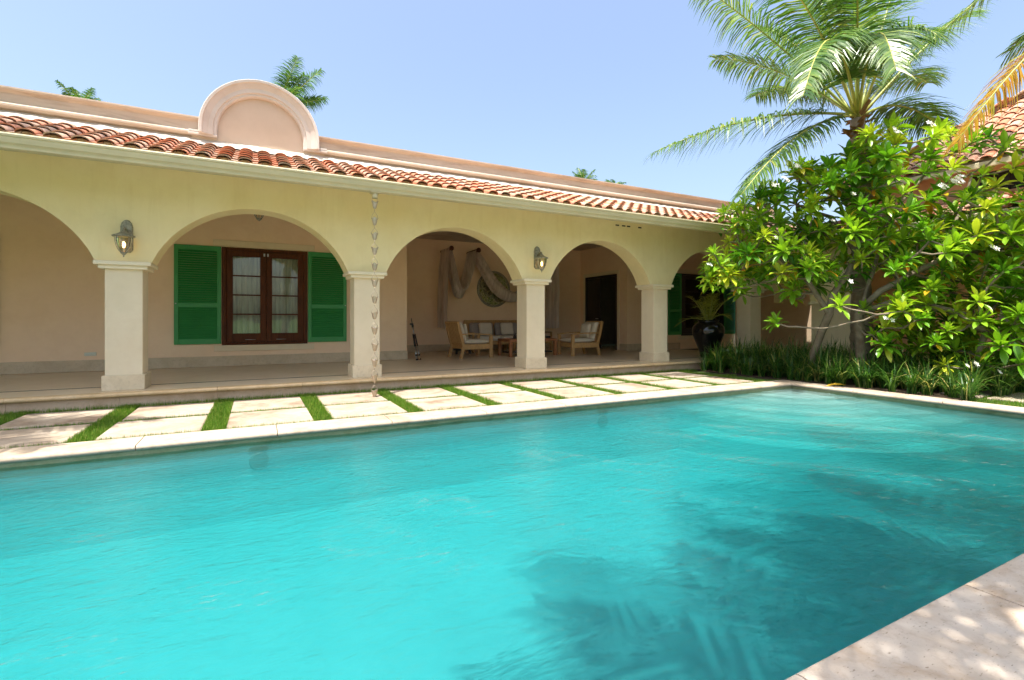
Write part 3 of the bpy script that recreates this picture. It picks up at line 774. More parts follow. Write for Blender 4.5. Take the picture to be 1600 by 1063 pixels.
# ------------------------------------------------------------------ lanterns
def lantern(x, z, label):
    t = thing('wall_lantern', label, 'lantern', (x, YF, z), 'bronze wall lanterns between the arches')
    y = YF
    bp_ = MB()
    ring = [(-.075,-.02),(-.075,.30),(-.06,.36),(-.03,.395),(0,.405),(.03,.395),(.06,.36),(.075,.30),(.075,-.02),(.04,-.06),(-.04,-.06)]
    n = len(ring)
    bp_.add([(x+a, y-.002, z+.10+b_) for a, b_ in ring]+[(x+a*.85, y-.035, z+.10+b_*.97) for a, b_ in ring], [tuple(range(n, 2*n))]+[(i, n+i, n+(i+1) % n, (i+1) % n) for i in range(n)])
    bp_.build('back_plate', M['patina'], t, fix=True)
    MB().tube([(x, y-.03, z+.30), (x, y-.10, z+.36), (x, y-.17, z+.36), (x, y-.19, z+.30)], .018, 8).build('arm', M['patina'], t)
    c = (x, y-.19, z)
    MB().lathe([(.015,.33),(.03,.31),(.05,.29),(.075,.275),(.125,.255),(.135,.245),(.125,.235),(.10,.23),(.0,.23)], c, 16).build('lamp_cap', M['patina'], t)
    MB().lathe([(.098,.23),(.094,.17),(.078,.10),(.052,.045),(.03,.02)], c, 16).build('lamp_shade', M['lampglass'], t)
    cg = MB()
    for k in range(8):
        a = 2*math.pi*k/8; cg.tube([(c[0]+r*math.cos(a), c[1]+r*math.sin(a), z+h_) for r, h_ in ((.101,.235),(.097,.17),(.081,.10),(.055,.045),(.032,.02))], .004, 5)
    cg.lathe([(.0,-.045),(.010,-.035),(.006,-.02),(.018,-.01),(.036,.01),(.04,.022),(.0,.03)], c, 12)
    cg.build('cage', M['patina'], t)
    MB().lathe([(.0,.175),(.012,.165),(.022,.14),(.020,.11),(.010,.085)], c, 12).build('bulb', M['bulb'], t)
    MB().lathe([(.014,.085),(.014,.03)], c, 10).build('socket', M['cap'], t)
lantern(-1.62, 1.90, 'bronze wall lantern above the leftmost visible column, bulb showing small')
lantern(5.08, 1.98, 'bronze wall lantern above the third column, glowing orange')
t = thing('hanging_lantern', 'dark glass lantern hanging inside the second arch above the window', 'lantern', (.05, 10.4, ZC))
c = (.05, 10.4, 2.86)
MB().tube([(.05,10.4,ZC),(.05,10.4,3.20)], .01, 6).build('rod', M['patina'], t)
MB().lathe([(.02,.36),(.06,.33),(.13,.30),(.14,.29),(.10,.28),(0,.28)], c, 16).build('lamp_cap', M['patina'], t)
MB().lathe([(.11,.28),(.105,.20),(.085,.11),(.05,.04)], c, 16).build('lamp_shade', M['lampglass'], t)
cg = MB()
for k in range(8):
    a = 2*math.pi*k/8; cg.tube([(c[0]+r*math.cos(a), c[1]+r*math.sin(a), c[2]+h_) for r, h_ in ((.112,.285),(.108,.20),(.088,.11),(.052,.04),(.03,.0))], .006, 5)
cg.lathe([(0,-.03),(.014,-.015),(.035,.0),(.055,.03),(.0,.04)], c, 12); cg.build('cage', M['patina'], t)

# ------------------------------------------------------------------ rain chain
CXX, CYY = 1.60, 7.62
t = thing('rain_chain', 'pale metal rain chain of tulip cups hanging from the gutter', 'rain chain', (CXX, CYY, EZ-.15))
MB().tube([(CXX, CYY-.02, EZ-.145), (CXX, CYY-.02, EZ-.24)], .042, 14).box(CXX-.07, CXX+.07, CYY-.08, CYY+.05, EZ-.162, EZ-.149, .003).build('outlet', M['gutter'], t)
zz = [2.72, 2.47, 2.24, 2.02, 1.78, 1.53, 1.28, 1.04, .81, .56, .32, .09, -.14]
zprev = EZ-.2
rc = random.Random(5)
for i, z in enumerate(zz):
    cup = MB(); n = 12; vs = []
    rot = rc.uniform(0, 6)
    for j, (r, hh) in enumerate([(.008,-.045),(.022,-.035),(.034,.0),(.040,.035),(.052,.062)]):
        for k in range(n):
            a = 2*math.pi*k/n+rot; rr = r*(1+(.16 if j == 4 else .05)*math.cos(3*(a-rot))); vs.append((CXX+rr*math.cos(a), CYY+rr*math.sin(a), z+hh+(.014*math.cos(3*(a-rot)) if j == 4 else 0)))
    cup.add(vs, [(j*n+k, j*n+(k+1) % n, (j+1)*n+(k+1) % n, (j+1)*n+k) for j in range(4) for k in range(n)], True)
    cup.tube([(CXX, CYY, z-.045), (CXX, CYY, z-.085)], .004, 5)
    cup.build('cup', M['copper'], t)
    lk = MB(); top = zprev; mid_ = z+.06+(top-z-.06)*.5
    lk.tube([(CXX-.05, CYY, z+.06), (CXX-.035, CYY, mid_), (CXX, CYY, top-.0), (CXX+.035, CYY, mid_), (CXX+.05, CYY, z+.06)], .0032, 5)
    lk.build('link', M['copper'], t); zprev = z-.085

# ------------------------------------------------------------------ lounge furniture
def armchair(x, y, ang, label):
    """chair faces +X at ang 0; origin at floor centre"""
    t = thing('armchair', label, 'armchair', (x, y, 0), 'teak lounge armchairs')
    T = Matrix.Translation((x, y, 0)) @ Matrix.Rotation(ang, 4, 'Z')
    W, Dp = .36, .40
    fr = MB()
    for s in (-1, 1):
        fr.box(-Dp+.02, Dp, s*W-.022, s*W+.022, .22, .36, .006, T)
    fr.box(Dp-.05, Dp+.0, -W, W, .23, .35, .006, T).box(-Dp+.03, -Dp+.08, -W, W, .23, .34, .006, T)
    for k in range(7): fr.box(-Dp+.08, Dp-.05, -W+.06+k*.10, -W+.12+k*.10, .31, .33, .003, T)
    fr.build('frame', M['teak'], t)
    for s in (-1, 1):
        lg = MB().box(Dp-.045, Dp+.045, s*(W+.0)-.032, s*(W)+.032, 0, .56, .008, T); lg.build('leg', M['teak'], t)
        lg = MB(); pr_ = [(-Dp-.10, 0), (-Dp-.03, 0), (-Dp+.05, .30), (-Dp-.05, .66), (-Dp-.13, .93), (-Dp-.19, .93), (-Dp-.12, .62), (-Dp-.03, .30)]
        vs = [T @ Vector((a, s*W+yy, b_)) for yy in (-.024, .024) for a, b_ in pr_]; m_ = len(pr_)
        lg.add(vs, [(0,1,2,7), (7,2,3,6), (6,3,4,5), (m_+0,m_+7,m_+2,m_+1), (m_+7,m_+6,m_+3,m_+2), (m_+6,m_+5,m_+4,m_+3)]+[(i, m_+i, m_+(i+1) % m_, (i+1) % m_) for i in range(m_)])
        lg.build('leg', M['teak'], t, fix=True)
        ar = MB(); vs = []
        for i in range(9):
            u = i/8; xx = -Dp-.10+(2*Dp+.14)*u; zz_ = .60+.02*math.sin(u*math.pi)-.03*u+(.0 if u < .9 else -.01); hw = .035+.02*u
            for yy, z_ in ((-hw,0),(hw,0),(hw,.03),(-hw,.03)): vs.append(T @ Vector((xx, s*W+yy, zz_+z_)))
        ar.add(vs, [(i*4+k, i*4+(k+1) % 4, (i+1)*4+(k+1) % 4, (i+1)*4+k) for i in range(8) for k in range(4)]+[(0,3,2,1),(32,33,34,35)])
        ar.build('armrest', M['teak'], t, fix=True)
    bk = MB(); tilt = Matrix.Translation((-Dp+.02, 0, .34)) @ Matrix.Rotation(R(-17), 4, 'Y')
    TT = T @ tilt
    bk.box(-.03, .03, -W-.02, W+.02, .56, .63, .008, TT).box(-.02, .02, -W+.02, W-.02, .0, .06, .005, TT)
    for k in range(8): bk.box(-.012, .012, -W+.05+k*.088, -W+.09+k*.088, .05, .57, .003, TT)
    bk.build('backrest', M['teak'], t)
    def cush(cx, cy, cz, sx, sy, sz, Tm, name, m):
        o = MB(); n = 8; vs = []
        for i in range(n+1):
            for j in range(n+1):
                u, v = -1+2*i/n, -1+2*j/n; th = (1-abs(u)**5)*(1-abs(v)**5); 
                vs.append(Tm @ Vector((cx+sx*u*.5, cy+sy*v*.5, cz+sz*.5*(.35+.65*th**.5))))
        top = len(vs)
        for i in range(n+1):
            for j in range(n+1):
                u, v = -1+2*i/n, -1+2*j/n; th = (1-abs(u)**5)*(1-abs(v)**5)
                vs.append(Tm @ Vector((cx+sx*u*.5, cy+sy*v*.5, cz-sz*.5*(.35+.65*th**.5))))
        N1 = n+1; fs = []
        for i in range(n):
            for j in range(n):
                a = i*N1+j; fs.append((a, a+N1, a+N1+1, a+1)); fs.append((top+a, top+a+1, top+a+N1+1, top+a+N1))
        rg_ = [i*N1 for i in range(n)]+[n*N1+j for j in range(n)]+[i*N1+n for i in range(n, 0, -1)]+[j for j in range(n, 0, -1)]
        for k in range(len(rg_)): fs.append((rg_[k], rg_[(k+1) % len(rg_)], top+rg_[(k+1) % len(rg_)], top+rg_[k]))
        o.add(vs, fs, True); return o.build(name, m, t, fix=True)
    cush(.04, 0, .415, .74, .66, .13, T, 'seat_cushion', M['cushion'])
    cush(.32, 0, -.10, .50, .64, .13, TT @ Matrix.Rotation(R(-90), 4, 'Y'), 'back_cushion', M['cushion'])
    cush(.30, .03, -.22, .40, .42, .12, TT @ Matrix.Rotation(R(-84), 4, 'Y'), 'pillow', M['cushion'])
    return t, cush
_, cush = armchair(5.06, 12.12, R(4), 'teak armchair left of the coffee table, slatted back and side towards the pool')
armchair(8.02, 11.45, R(178), 'teak armchair right of the coffee table near the dark door')
def sofa():
    t = thing('sofa', 'long teak sofa with cream and grey cushions against the back wall', 'sofa', (7.1, 14.05, 0))
    x0, x1 = 5.75, 8.55; y0, y1 = 13.62, 14.42
    MB().box(x0, x1, y0, y1-.1, .22, .34, .008).build('frame', M['teak'], t)
    for x in (x0+.04, (x0+x1)/2, x1-.04):
        for y in (y0+.04, y1-.14): MB().box(x-.04, x+.04, y-.04, y+.04, 0, .22, .006).build('leg', M['teak'], t)
    MB().box(x0, x1, y1-.06, y1, .90, .97, .02).box(x0, x0+.06, y1-.06, y1, .3, .92).box(x1-.06, x1, y1-.06, y1, .3, .92).box(x0+.06, x1-.06, y1-.045, y1-.015, .34, .9, .004).build('backrest', M['teak'], t)
    for x in (x0, x1-.07): MB().box(x, x+.07, y0, y1-.06, .55, .60, .02).box(x+.01, x+.06, y0+.02, y0+.08, .3, .55, .006).build('armrest', M['teak'], t)
    import types
    def cu_(cx, cy, cz, sx, sy, sz, rx, name, m):
        o = MB().box(-sx/2, sx/2, -sy/2, sy/2, -sz/2, sz/2, min(sx,sy,sz)*.3, Matrix.Translation((cx,cy,cz)) @ Matrix.Rotation(rx, 4, 'X')); o.build(name, m, t)
    for k in range(3): cu_(x0+.12+.43+k*.86, 13.97, .41, .84, .68, .15, 0, 'seat_cushion', M['cushion'])
    for k in range(3): cu_(x0+.12+.43+k*.86, 14.25, .68, .80, .15, .42, R(-12), 'back_cushion', M['greyfab'])
    for k, x in enumerate((6.35, 7.10, 7.75)): cu_(x, 14.05, .70, .42, .12, .38, R(-16), 'pillow', M['cushion'])
sofa()
t = thing('coffee_table', 'red brown wooden coffee table between the armchairs', 'table', (6.65, 12.0, 0))
MB().box(5.95, 7.42, 11.60, 12.35, .40, .47, .008).build('table_top', M['redwood'], t)
MB().box(6.05, 7.32, 11.70, 12.25, .08, .12, .004).build('shelf', M['darkwood'], t)
for x in (5.95, 7.34):
    for y in (11.60, 12.27): MB().box(x, x+.08, y, y+.08, 0, .398, .006).build('leg', M['redwood'], t)
t = thing('camera_bag', 'small black camera bag lying on the coffee table', 'bag', (6.55, 11.95, .47))
MB().box(6.22, 6.44, 11.86, 11.98, .471, .56, .03).build('body', M['black'], t)
MB().tube([(6.24, 11.92, .55), (6.28, 11.92, .60), (6.38, 11.92, .60), (6.42, 11.92, .55)], .01, 6).build('strap', M['black'], t)
t = thing('tray', 'low dark wooden tray on the right end of the coffee table', 'tray', (7.15, 12.0, .47))
MB().box(6.98, 7.36, 11.85, 12.15, .471, .485, .003).build('tray_base', M['darkwood'], t)
MB().box(6.98, 7.36, 11.85, 11.87, .485, .53).box(6.98, 7.36, 12.13, 12.15, .485, .53).box(6.98, 7.0, 11.87, 12.13, .485, .53).box(7.34, 7.36, 11.87, 12.13, .485, .53).build('rim', M['darkwood'], t)
t = thing('side_table', 'low black side table behind the left armchair', 'side table', (5.2, 13.4, 0))
MB().box(5.05, 5.5, 13.2, 13.7, .38, .42, .004).build('table_top', M['darkwood'], t)
for x, y in ((5.05,13.2),(5.45,13.2),(5.05,13.65),(5.45,13.65)): MB().box(x, x+.05, y, y+.05, 0, .38).build('leg', M['darkwood'], t)
MB().box(5.10, 5.45, 13.22, 13.68, .1, .36, .01).build('drawer_box', M['darkwood'], t)

# pegs, drape, mirror, tripod
pegx = [5.11, 5.98, 8.75]
for i, x in enumerate(pegx):
    t = thing('wall_peg', ['dark wooden wall peg, leftmost, holding the hanging end of the drape', 'dark wooden wall peg between the two loops of the drape', 'dark wooden wall peg holding the right end of the drape'][i], 'peg', (x, YR, 3.1), 'wooden pegs holding the drape')
    MB().tube([(x, YR-.001, 3.09), (x, YR-.86, 3.09)], .045, 12).build('dowel', M['mahog'], t)
    MB().lathe([(.0,-.03),(.06,-.025),(.075,0),(.06,.03),(0,.04)], (0,0,0), 14, True, Matrix.Translation((x, YR-.88, 3.09)) @ Matrix.Rotation(R(90), 4, 'X')).build('finial', M['mahog'], t)
dp = MB(); prof = []
def seg(p0, p1, sag, n):
    out = []
    for i in range(n):
        u = i/n; out.append((p0[0]+(p1[0]-p0[0])*u, p0[1]+(p1[1]-p0[1])*u-sag*4*u*(1-u)))
    return out
prof = [(4.99,.75),(4.98,1.2),(5.0,1.9),(5.03,2.6),(5.05,3.0),(5.07,3.12),(5.11,3.145),(5.16,3.12)]
prof += seg((5.17,3.0),(5.92,3.0),1.22,16)+[(5.92,3.08),(5.98,3.145),(6.04,3.1)]
prof += seg((6.06,3.0),(8.68,3.0),1.30,24)+[(8.69,3.08),(8.75,3.145),(8.81,3.1),(8.84,2.6),(8.86,1.9),(8.84,1.2),(8.85,.7)]
ny_ = 26; vs = []; rd = random.Random(11)
for i, (x, z) in enumerate(prof):
    near = min(abs(x-p) for p in pegx); pull = 1 if near < .1 else max(.45, 1-near*.8)
    for j in range(ny_+1):
        v = j/ny_; y = YR-.82+.74*v; hang = (.03 if z < 3 else .004)
        f = hang*math.sin(v*24+i*.02)+hang*.6*math.sin(v*41+2)
        dz = 0
        if near > .1 and z > 1.3 and 5.16 < x < 8.7: dz = .16*math.sin(v*math.pi*2.3+.5)*min(1, (3.1-z))  # loops hang unevenly
        vs.append((x+f*(1 if z < 3 else .3), y+.01*math.sin(i), z+dz+f*.5))
n1 = ny_+1
dp.add(vs, [(i*n1+j, i*n1+j+1, (i+1)*n1+j+1, (i+1)*n1+j) for i in range(len(prof)-1) for j in range(ny_)], True)
tag(dp.build('drape', M['drape']), 'mauve grey gauze drape looped over pegs on the lounge wall', 'drape')
t = thing('wall_mirror', 'round lattice mirror with dark frame on the lounge wall', 'mirror', (6.88, YR, 1.98))
MC = Matrix.Translation((6.88, YR-.005, 1.98)) @ Matrix.Rotation(R(90), 4, 'X')
mm, tt, bb = newmat('mirror_glass'); bb.inputs['Base Color'].default_value = (.55,.6,.45,1); bb.inputs['Metallic'].default_value = 1; bb.inputs['Roughness'].default_value = .12
bump(tt, bb, noise(tt, 6, 2).outputs[0], .3, .03)
MB().lathe([(0,.02),(.53,.02),(.53,.0)], (0,0,0), 48, False, MC).build('mirror_plate', mm, t)
MB().lathe([(.52,.0),(.52,.04),(.54,.05),(.57,.05),(.59,.035),(.59,.0)], (0,0,0), 48, True, MC).build('frame', M['patina'], t)
la = MB()
def circ(cx, cz, r, n=28, w=.010): la.tube([MC @ Vector((cx+r*math.cos(2*math.pi*k/n), cz+r*math.sin(2*math.pi*k/n), .034)) for k in range(n+1)], w, 5, False)
for k in range(8): a = 2*math.pi*k/8; circ(.26*math.cos(a), .26*math.sin(a), .26)
circ(0, 0, .12); circ(0, 0, .40)
for k in range(16):
    a = 2*math.pi*k/16; la.tube([MC @ Vector((.12*math.cos(a), .12*math.sin(a), .034)), MC @ Vector((.53*math.cos(a), .53*math.sin(a), .034))], .008, 5)
la.build('lattice', plain('verdigris_gold', (.55,.52,.30), .5, .3), t)
t = thing('tripod', 'folded black camera tripod leaning on the porch wall corner', 'tripod', (3.52, 11.75, 0))
a0, a1 = Vector((3.52, 11.75, 0)), Vector((3.42, 12.03, 1.02))
ax = (a1-a0); sd_ = ax.cross(Vector((0,1,0))).normalized()
for k, off in enumerate(((-.035, 0), (.035, 0), (0, .04))):
    o = sd_*off[0]+Vector((0, off[1], 0))
    l = MB().tube([a0+o*1.3, a0+ax*.33+o], .011, 8); L = l.build('leg', M['metal'], t)
    sub(MB().tube([a0+ax*.33+o, a0+ax*.62+o*.7], .017, 8).tube([a0+o*1.3, a0+ax*.03+o*1.3], .02, 8).tube([a0+ax*.10+o*1.2, a0+ax*.14+o*1.2], .022, 8), 'leg_sleeve', M['black'], L).location = L.location*0
    # sub-part shares the part's shifted frame
MB().tube([a0+ax*.60, a0+ax*.80], .014, 8).build('centre_column', M['metal'], t)
MB().tube([a0+ax*.78, a0+ax*.86], .026, 10).box(a1.x-.05, a1.x+.03, a1.y-.08, a1.y-.03, .86, .90, .004).tube([a0+ax*.85, a0+ax*1.0], .010, 6).build('head', M['black'], t)

# ------------------------------------------------------------------ urn and sago
t = thing('urn', 'tall glossy black glazed urn on the porch edge', 'urn', (10.43, 9.05, 0))
up_ = [(.0,.004),(.17,.004),(.19,.02),(.205,.08),(.25,.24),(.32,.42),(.385,.60),(.40,.70),(.385,.80),(.33,.88),(.26,.915),(.245,.94),(.265,.965),(.275,.975),(.255,.985),(.225,.96),(.215,.90),(.0,.88)]
MB().lathe(up_, (10.43, 9.05, 0), 48).build('body', M['glazeblack'], t)
MB().lathe([(.0,.905),(.213,.905)], (10.43, 9.05, 0), 24).build('potting_soil', M['soil'], t)

def frond(mb, rb, p0, p1, lift, nl, ll, wl_, rs, droop=.9, sway=0, rad=.022, ccen=.5, cvar=.3, start=.18, vfold=.35, seg=3):
    """pinnate leaf: rachis from p0 to p1 arched by lift, leaflets both sides"""
    p0, p1 = Vector(p0), Vector(p1); pm = (p0+p1)/2+Vector((0,0,lift))
    B = lambda u: p0*(1-u)**2+pm*2*u*(1-u)+p1*u*u
    D = lambda u: ((pm-p0)*(1-u)+(p1-pm)*u).normalized()
    n = 14
    rb.cur = rs.random(); rb.tube([B(i/n) for i in range(n+1)], [rad*(1-.85*i/n)+.002 for i in range(n+1)], 5)
    for i in range(nl):
        u = start+(1-start)*(i+.5*rs.random())/nl
        P0 = B(u); T_ = D(u); side = T_.cross(Vector((0,0,1)))
        if side.length < .05: side = Vector((1,0,0))
        side.normalize(); upv = side.cross(T_).normalized()
        env = math.sin(min(1, (u-start)/(1-start)*1.0+.10)*math.pi*.93)**.55
        for s in (-1, 1):
            if rs.random() < .04: continue
            L = ll*env*rs.uniform(.8, 1.12); mb.cur = min(1, max(0, rs.gauss(ccen, cvar)))
            fw = .30+.55*u+rs.uniform(-.12,.12); d = (side*s+T_*fw+upv*vfold*rs.uniform(.3,1.3)).normalized()
            dr = droop*rs.uniform(.65,1.3); q = P0; vs = []; wdir = T_.cross(d).normalized().cross(d).normalized()
            wdir = (wdir+Vector((0,0,rs.uniform(-.3,.3)))).normalized()
            for k in range(seg+1):
                f = k/seg; w_ = wl_*(.55+.9*f if f < .4 else 1.0-(f-.4)*1.6)*.5
                if k == seg: vs.append(q)
                else: vs += [q-wdir*w_, q+wdir*w_]
                d = (d+Vector((0,0,-dr/seg*(.6+f)))).normalized(); q = q+d*(L/seg)
            fs = [(2*k, 2*k+1, 2*k+3, 2*k+2) for k in range(seg-1)]+[(2*seg-2, 2*seg-1, 2*seg)]
            mb.add(vs, fs)
# young date palm in the urn
t = thing('potted_palm', 'yellow green palm fanning out of the black urn', 'plant', (10.43, 9.05, .9))
rs = random.Random(21); c0 = Vector((10.43, 9.05, .92))
for k in range(15):
    a = 2*math.pi*k/15+rs.uniform(-.15,.15); rad_ = rs.uniform(.30,.75) if k % 3 else rs.uniform(.6,.85)
    tip = c0+Vector((math.cos(a)*rad_, math.sin(a)*rad_, rs.uniform(.35,.75) if k % 3 else rs.uniform(-.15,.2)))
    lf, rb = MB(), MB(); frond(lf, rb, c0+Vector((math.cos(a)*.04, math.sin(a)*.04, 0)), tip, .32, 24, .26, .014, rs, .35, 0, .010, .5, .28, .12, .5, 2)
    o = lf.build('frond', M['sago'], t); sub(rb, 'stem', M['rachis'], o)

# ------------------------------------------------------------------ palms
def trunk(mb, base, top, r0, r1, rs, n=40, bend=(0,0)):
    base, top = Vector(base), Vector(top); pts = []; rad = []
    for i in range(n+1):
        u = i/n; p = base.lerp(top, u)+Vector((bend[0], bend[1], 0))*math.sin(u*math.pi)
        pts.append(p); flare = .45*math.exp(-u*9)
        rad.append((r0+(r1-r0)*u)*(1+flare)*(1.05 if i % 2 else .96)*rs.uniform(.97,1.03))
    mb.tube(pts, rad, 14)
def palm(name, label, base, crown, fronds, r0=.16, r1=.12, seed=1, ll=.62, nl=78, wl_=.030, bend=(0,0), brown=(), group=None, wood_=True, ccen=.45):
    t = thing(name, label, 'palm tree', base, group); rs = random.Random(seed)
    tm = MB(); trunk(tm, base, crown, r0, r1, rs, 44, bend); tm.build('trunk', M['bark'], t)
    c = Vector(crown)
    if wood_:
        bt_ = MB()
        for k in range(34):                 # old leaf bases and fibre around the crown
            a = rs.uniform(0, 2*math.pi); z = rs.uniform(-.45, .12); d = Vector((math.cos(a), math.sin(a), 0)); q = Vector((-d.y, d.x, 0))
            p = c+d*r1*.8+Vector((0,0,z)); L = rs.uniform(.12,.3); e = p+d*L*.75+Vector((0,0,L*rs.uniform(-.2,.7))); w_ = rs.uniform(.03,.07)
            bt_.add([p-q*w_, p+q*w_, e+q*w_*.35, e-q*w_*.35, p+Vector((0,0,-.05)), e+Vector((0,0,-.02))], [(0,1,2,3),(1,0,4),(3,2,5),(0,3,5,4),(2,1,4,5)])
        bt_.build('leaf_bases', M['boot'], t)
    for i, (tip, lift) in enumerate(fronds):
        tip = Vector(tip); hd = (tip-c); hd.z = 0
        if hd.length < .2: hd = Vector((.2,0,0))
        hd.normalize(); p0 = c+hd*.07+Vector((0,0,.05+.05*rs.random()))
        L = (tip-c).length; lf, rb = MB(), MB(); bn = i in brown
        frond(lf, rb, p0, tip, lift, int(nl*min(1.15, L/3.2+.25)), ll, wl_, rs, 1.35 if not bn else 1.6, 0, .03, ccen if not bn else .45, .24 if not bn else .3, .16, .35)
        o = lf.build('frond', M['brownpalm'] if bn else M['palm'], t); sub(rb, 'midrib', M['rachis'], o)
    return t
DA = 10.0
cA = at(1340, 186, DA)
FA = [(at(1022,238,9.3), .55), (at(1158,305,9.0), .75), (at(1474,205,10.8), .75), (at(1060,-45,10.5), .35), (at(1118,92,11.2), .55),
      (at(1255,150,7.6), 2.3), (at(1610,-60,9.6), .45), (at(1240,-90,11.5), .5), (at(1330,-120,10.5), .6), (at(1430,-110,11.5), .55),
      (at(1520,20,12.5), .7), (at(1290,110,12.6), 1.6), (at(1400,110,7.9), 2.1), (at(1180,40,12.8), .8), (at(1340,-60,8.2), 1.0), (at(1470,60,8.6), 1.5), (at(1205,-60,8.8), .7),
      (at(1180,150,12.4), .7), (at(1450,130,12.0), .9), (at(1345,40,13.0), 1.4)]
palm('coconut_palm', 'coconut palm with a big green crown rising behind the flowering tree', (cA.x+.12, cA.y-.02, GL), cA, FA, .19, .13, 3, .95, 118, .034, (.03,0))
# palm beyond the right edge whose dry frond hangs into view
cB = Vector((11.75, 2.1, 6.0))
FB = [(at(1496,222,7.6), .8), (at(1578,80,8.4), .25), (at(1720,150,6.6), .5), (at(1640,200,7.0), .6)]
rs = random.Random(31)
for k in range(12):
    a = R(-120+k*22); FB.append((cB+Vector((math.cos(a)*2.9, math.sin(a)*2.9, rs.uniform(-.9,1.0))), .8))
FB = [f for i, f in enumerate(FB) if i < 4 or not ((f[0].x < 11.9 and f[0].y > 1.5) or f[0].y > 3.0)]
palm('coconut_palm', 'coconut palm at the right edge with a dry orange brown frond hanging into view', (11.7, 2.0, GL), cB, FB, .17, .13, 8, .98, 120, .036, (.05,0), (0, 3))
# palms that shade the near coping and the terrace from outside the frame
def ringpalm(x, y, z, n, rr, seed, label, zlo=-1.1, zhi=1.0, avoid=None, ll=.8):
    r_ = random.Random(seed); c = Vector((x, y, z)); F = []
    for k in range(n):
        a = 2*math.pi*k/n+r_.uniform(-.15,.15); L = rr*r_.uniform(.85,1.1); e = r_.uniform(zlo, zhi)
        F.append((c+Vector((math.cos(a)*L, math.sin(a)*L, e)), .7+.25*abs(e)))
    palm('coconut_palm', label, (x-.1, y-.15, GL), c, F, .17, .13, seed, ll, 80, .04, (.05,0), wood_=True)
ringpalm(4.2, -.8, 6.5, 14, 3.3, 41, 'coconut palm on the terrace over the near right corner of the pool')
ringpalm(1.3, -1.0, 6.3, 16, 3.2, 42, 'coconut palm on the terrace behind the camera')
ringpalm(-5.6, 4.9+1.6, 6.4, 17, 3.3, 43, 'coconut palm left of the pool outside the frame')
# far palm tops behind the villa
def farpalm(px, py, d, rr, seed, label, n=13, a0=0, a1=360):
    c = at(px, py, d); r_ = random.Random(seed); F = []
    for k in range(n):
        a = R(a0+(a1-a0)*k/n)+r_.uniform(-.2,.2); L = rr*r_.uniform(.55,1.05)
        F.append((c+Vector((math.cos(a)*L, math.sin(a)*L, rr*r_.uniform(-.3,1.1))), .12*rr))
    palm('distant_palm', label, (c.x, c.y, GL), c, F, .18, .12, seed, .42*rr, 60, .035, (0,0), (), 'palm tops behind the villa roof', False, .3)
farpalm(124, 168, 22, .85, 51, 'palm top showing behind the parapet far left of the pediment')
farpalm(432, 178, 21, 1.95, 52, 'palm fronds showing just right of the round pediment', 14, -75, 25)
farpalm(912, 286, 30, 1.0, 53, 'small palm top behind the parapet in the middle of the roof', 11)
farpalm(962, 290, 34, .7, 54, 'smallest palm top behind the parapet near the green crown', 9)

# ------------------------------------------------------------------ plumeria
t = thing('plumeria_tree', 'spreading plumeria tree with leafy rosettes and white flowers at the pool corner', 'tree', (9.7, 5.8, GL))
rp = random.Random(77)
OUT = [(1098,432),(1122,335),(1180,305),(1215,272),(1258,252),(1300,262),(1345,215),(1375,200),(1440,200),(1480,205),(1545,212),(1600,235),(1670,270),(1670,600),(1590,590),(1520,585),(1450,565),(1385,545),(1345,505),(1300,490),(1240,470),(1200,440),(1150,468)]
HOLE = [(1225,478),(1275,448),(1330,440),(1395,436),(1440,412),(1480,400),(1490,415),(1440,432),(1400,455),(1390,500),(1345,520),(1240,540)]
def inpoly(x, y, Pg):
    r = False; n = len(Pg); j = n-1
    for i in range(n):
        if (Pg[i][1] > y) != (Pg[j][1] > y) and x < (Pg[j][0]-Pg[i][0])*(y-Pg[i][1])/(Pg[j][1]-Pg[i][1])+Pg[i][0]: r = not r
        j = i
    return r
def dep(x): return 10.1-(x-1110)*(10.1-8.1)/490
ros = []
tries = 0
while len(ros) < 480 and tries < 90000:
    tries += 1; x = rp.uniform(1095, 1670); y = rp.uniform(195, 600)
    if not inpoly(x, y, OUT): continue
    if inpoly(x, y, HOLE) and rp.random() < .93: continue
    if y < 300 and rp.random() < (.78 if x > 1410 else .6 if x < 1270 else .15): continue
    if x > 1400 and y < 350 and rp.random() < .2: continue
    if 300 <= y < 345 and x > 1350 and rp.random() < .3: continue
    d = dep(x)+rp.uniform(-.75, 1.0)
    p = at(x, y, d)
    if p.x < 8.6 and y > 500: continue
    if all((p-q[0]).length > .205 for q in ros): ros.append((p, rp.random()))
for x, y, dd in ((1212,505,-.5),(1312,478,-.9),(1128,425,0),(1150,330,0),(1395,215,-.3),(1458,212,0),(1520,222,-.2),(1490,262,-.3),(1250,275,0),(1218,300,0),(1420,330,-.6),(1325,265,-.2),(1585,262,-.3),(1480,395,-.8),(1110,445,.1),(1180,395,-.3),(1265,395,-.6)):
    ros.append((at(x, y, dep(x)+dd), rp.random()))
# skeleton
nodes = []; par = []; fixr = {}
def limb(pts, start=None):
    prev = start
    for (x, y, d) in pts:
        P_ = at(x, y, d)
        if prev is not None:
            a = nodes[prev]; k = max(1, int((P_-a).length/.22))
            for i in range(1, k+1):
                nodes.append(a.lerp(P_, i/k)+Vector((rp.uniform(-.02,.02),)*3)*(i < k)); par.append(prev if i == 1 else len(nodes)-2); 
            prev = len(nodes)-1
        else: nodes.append(P_); par.append(-1); prev = 0 if not nodes[:-1] else len(nodes)-1
    return prev
b0 = at(1268, 600, 9.9); nodes.append(Vector((b0.x, b0.y, GL-.05))); par.append(-1)
e = limb([(1268,560,9.8),(1283,520,9.6),(1296,490,9.4)], 0); f0 = e
e1 = limb([(1300,462,9.3),(1325,428,9.2),(1338,395,9.2)], f0); limb([(1300,340,9.6),(1245,320,9.9)], e1); limb([(1350,330,9.3),(1370,260,9.3)], e1)
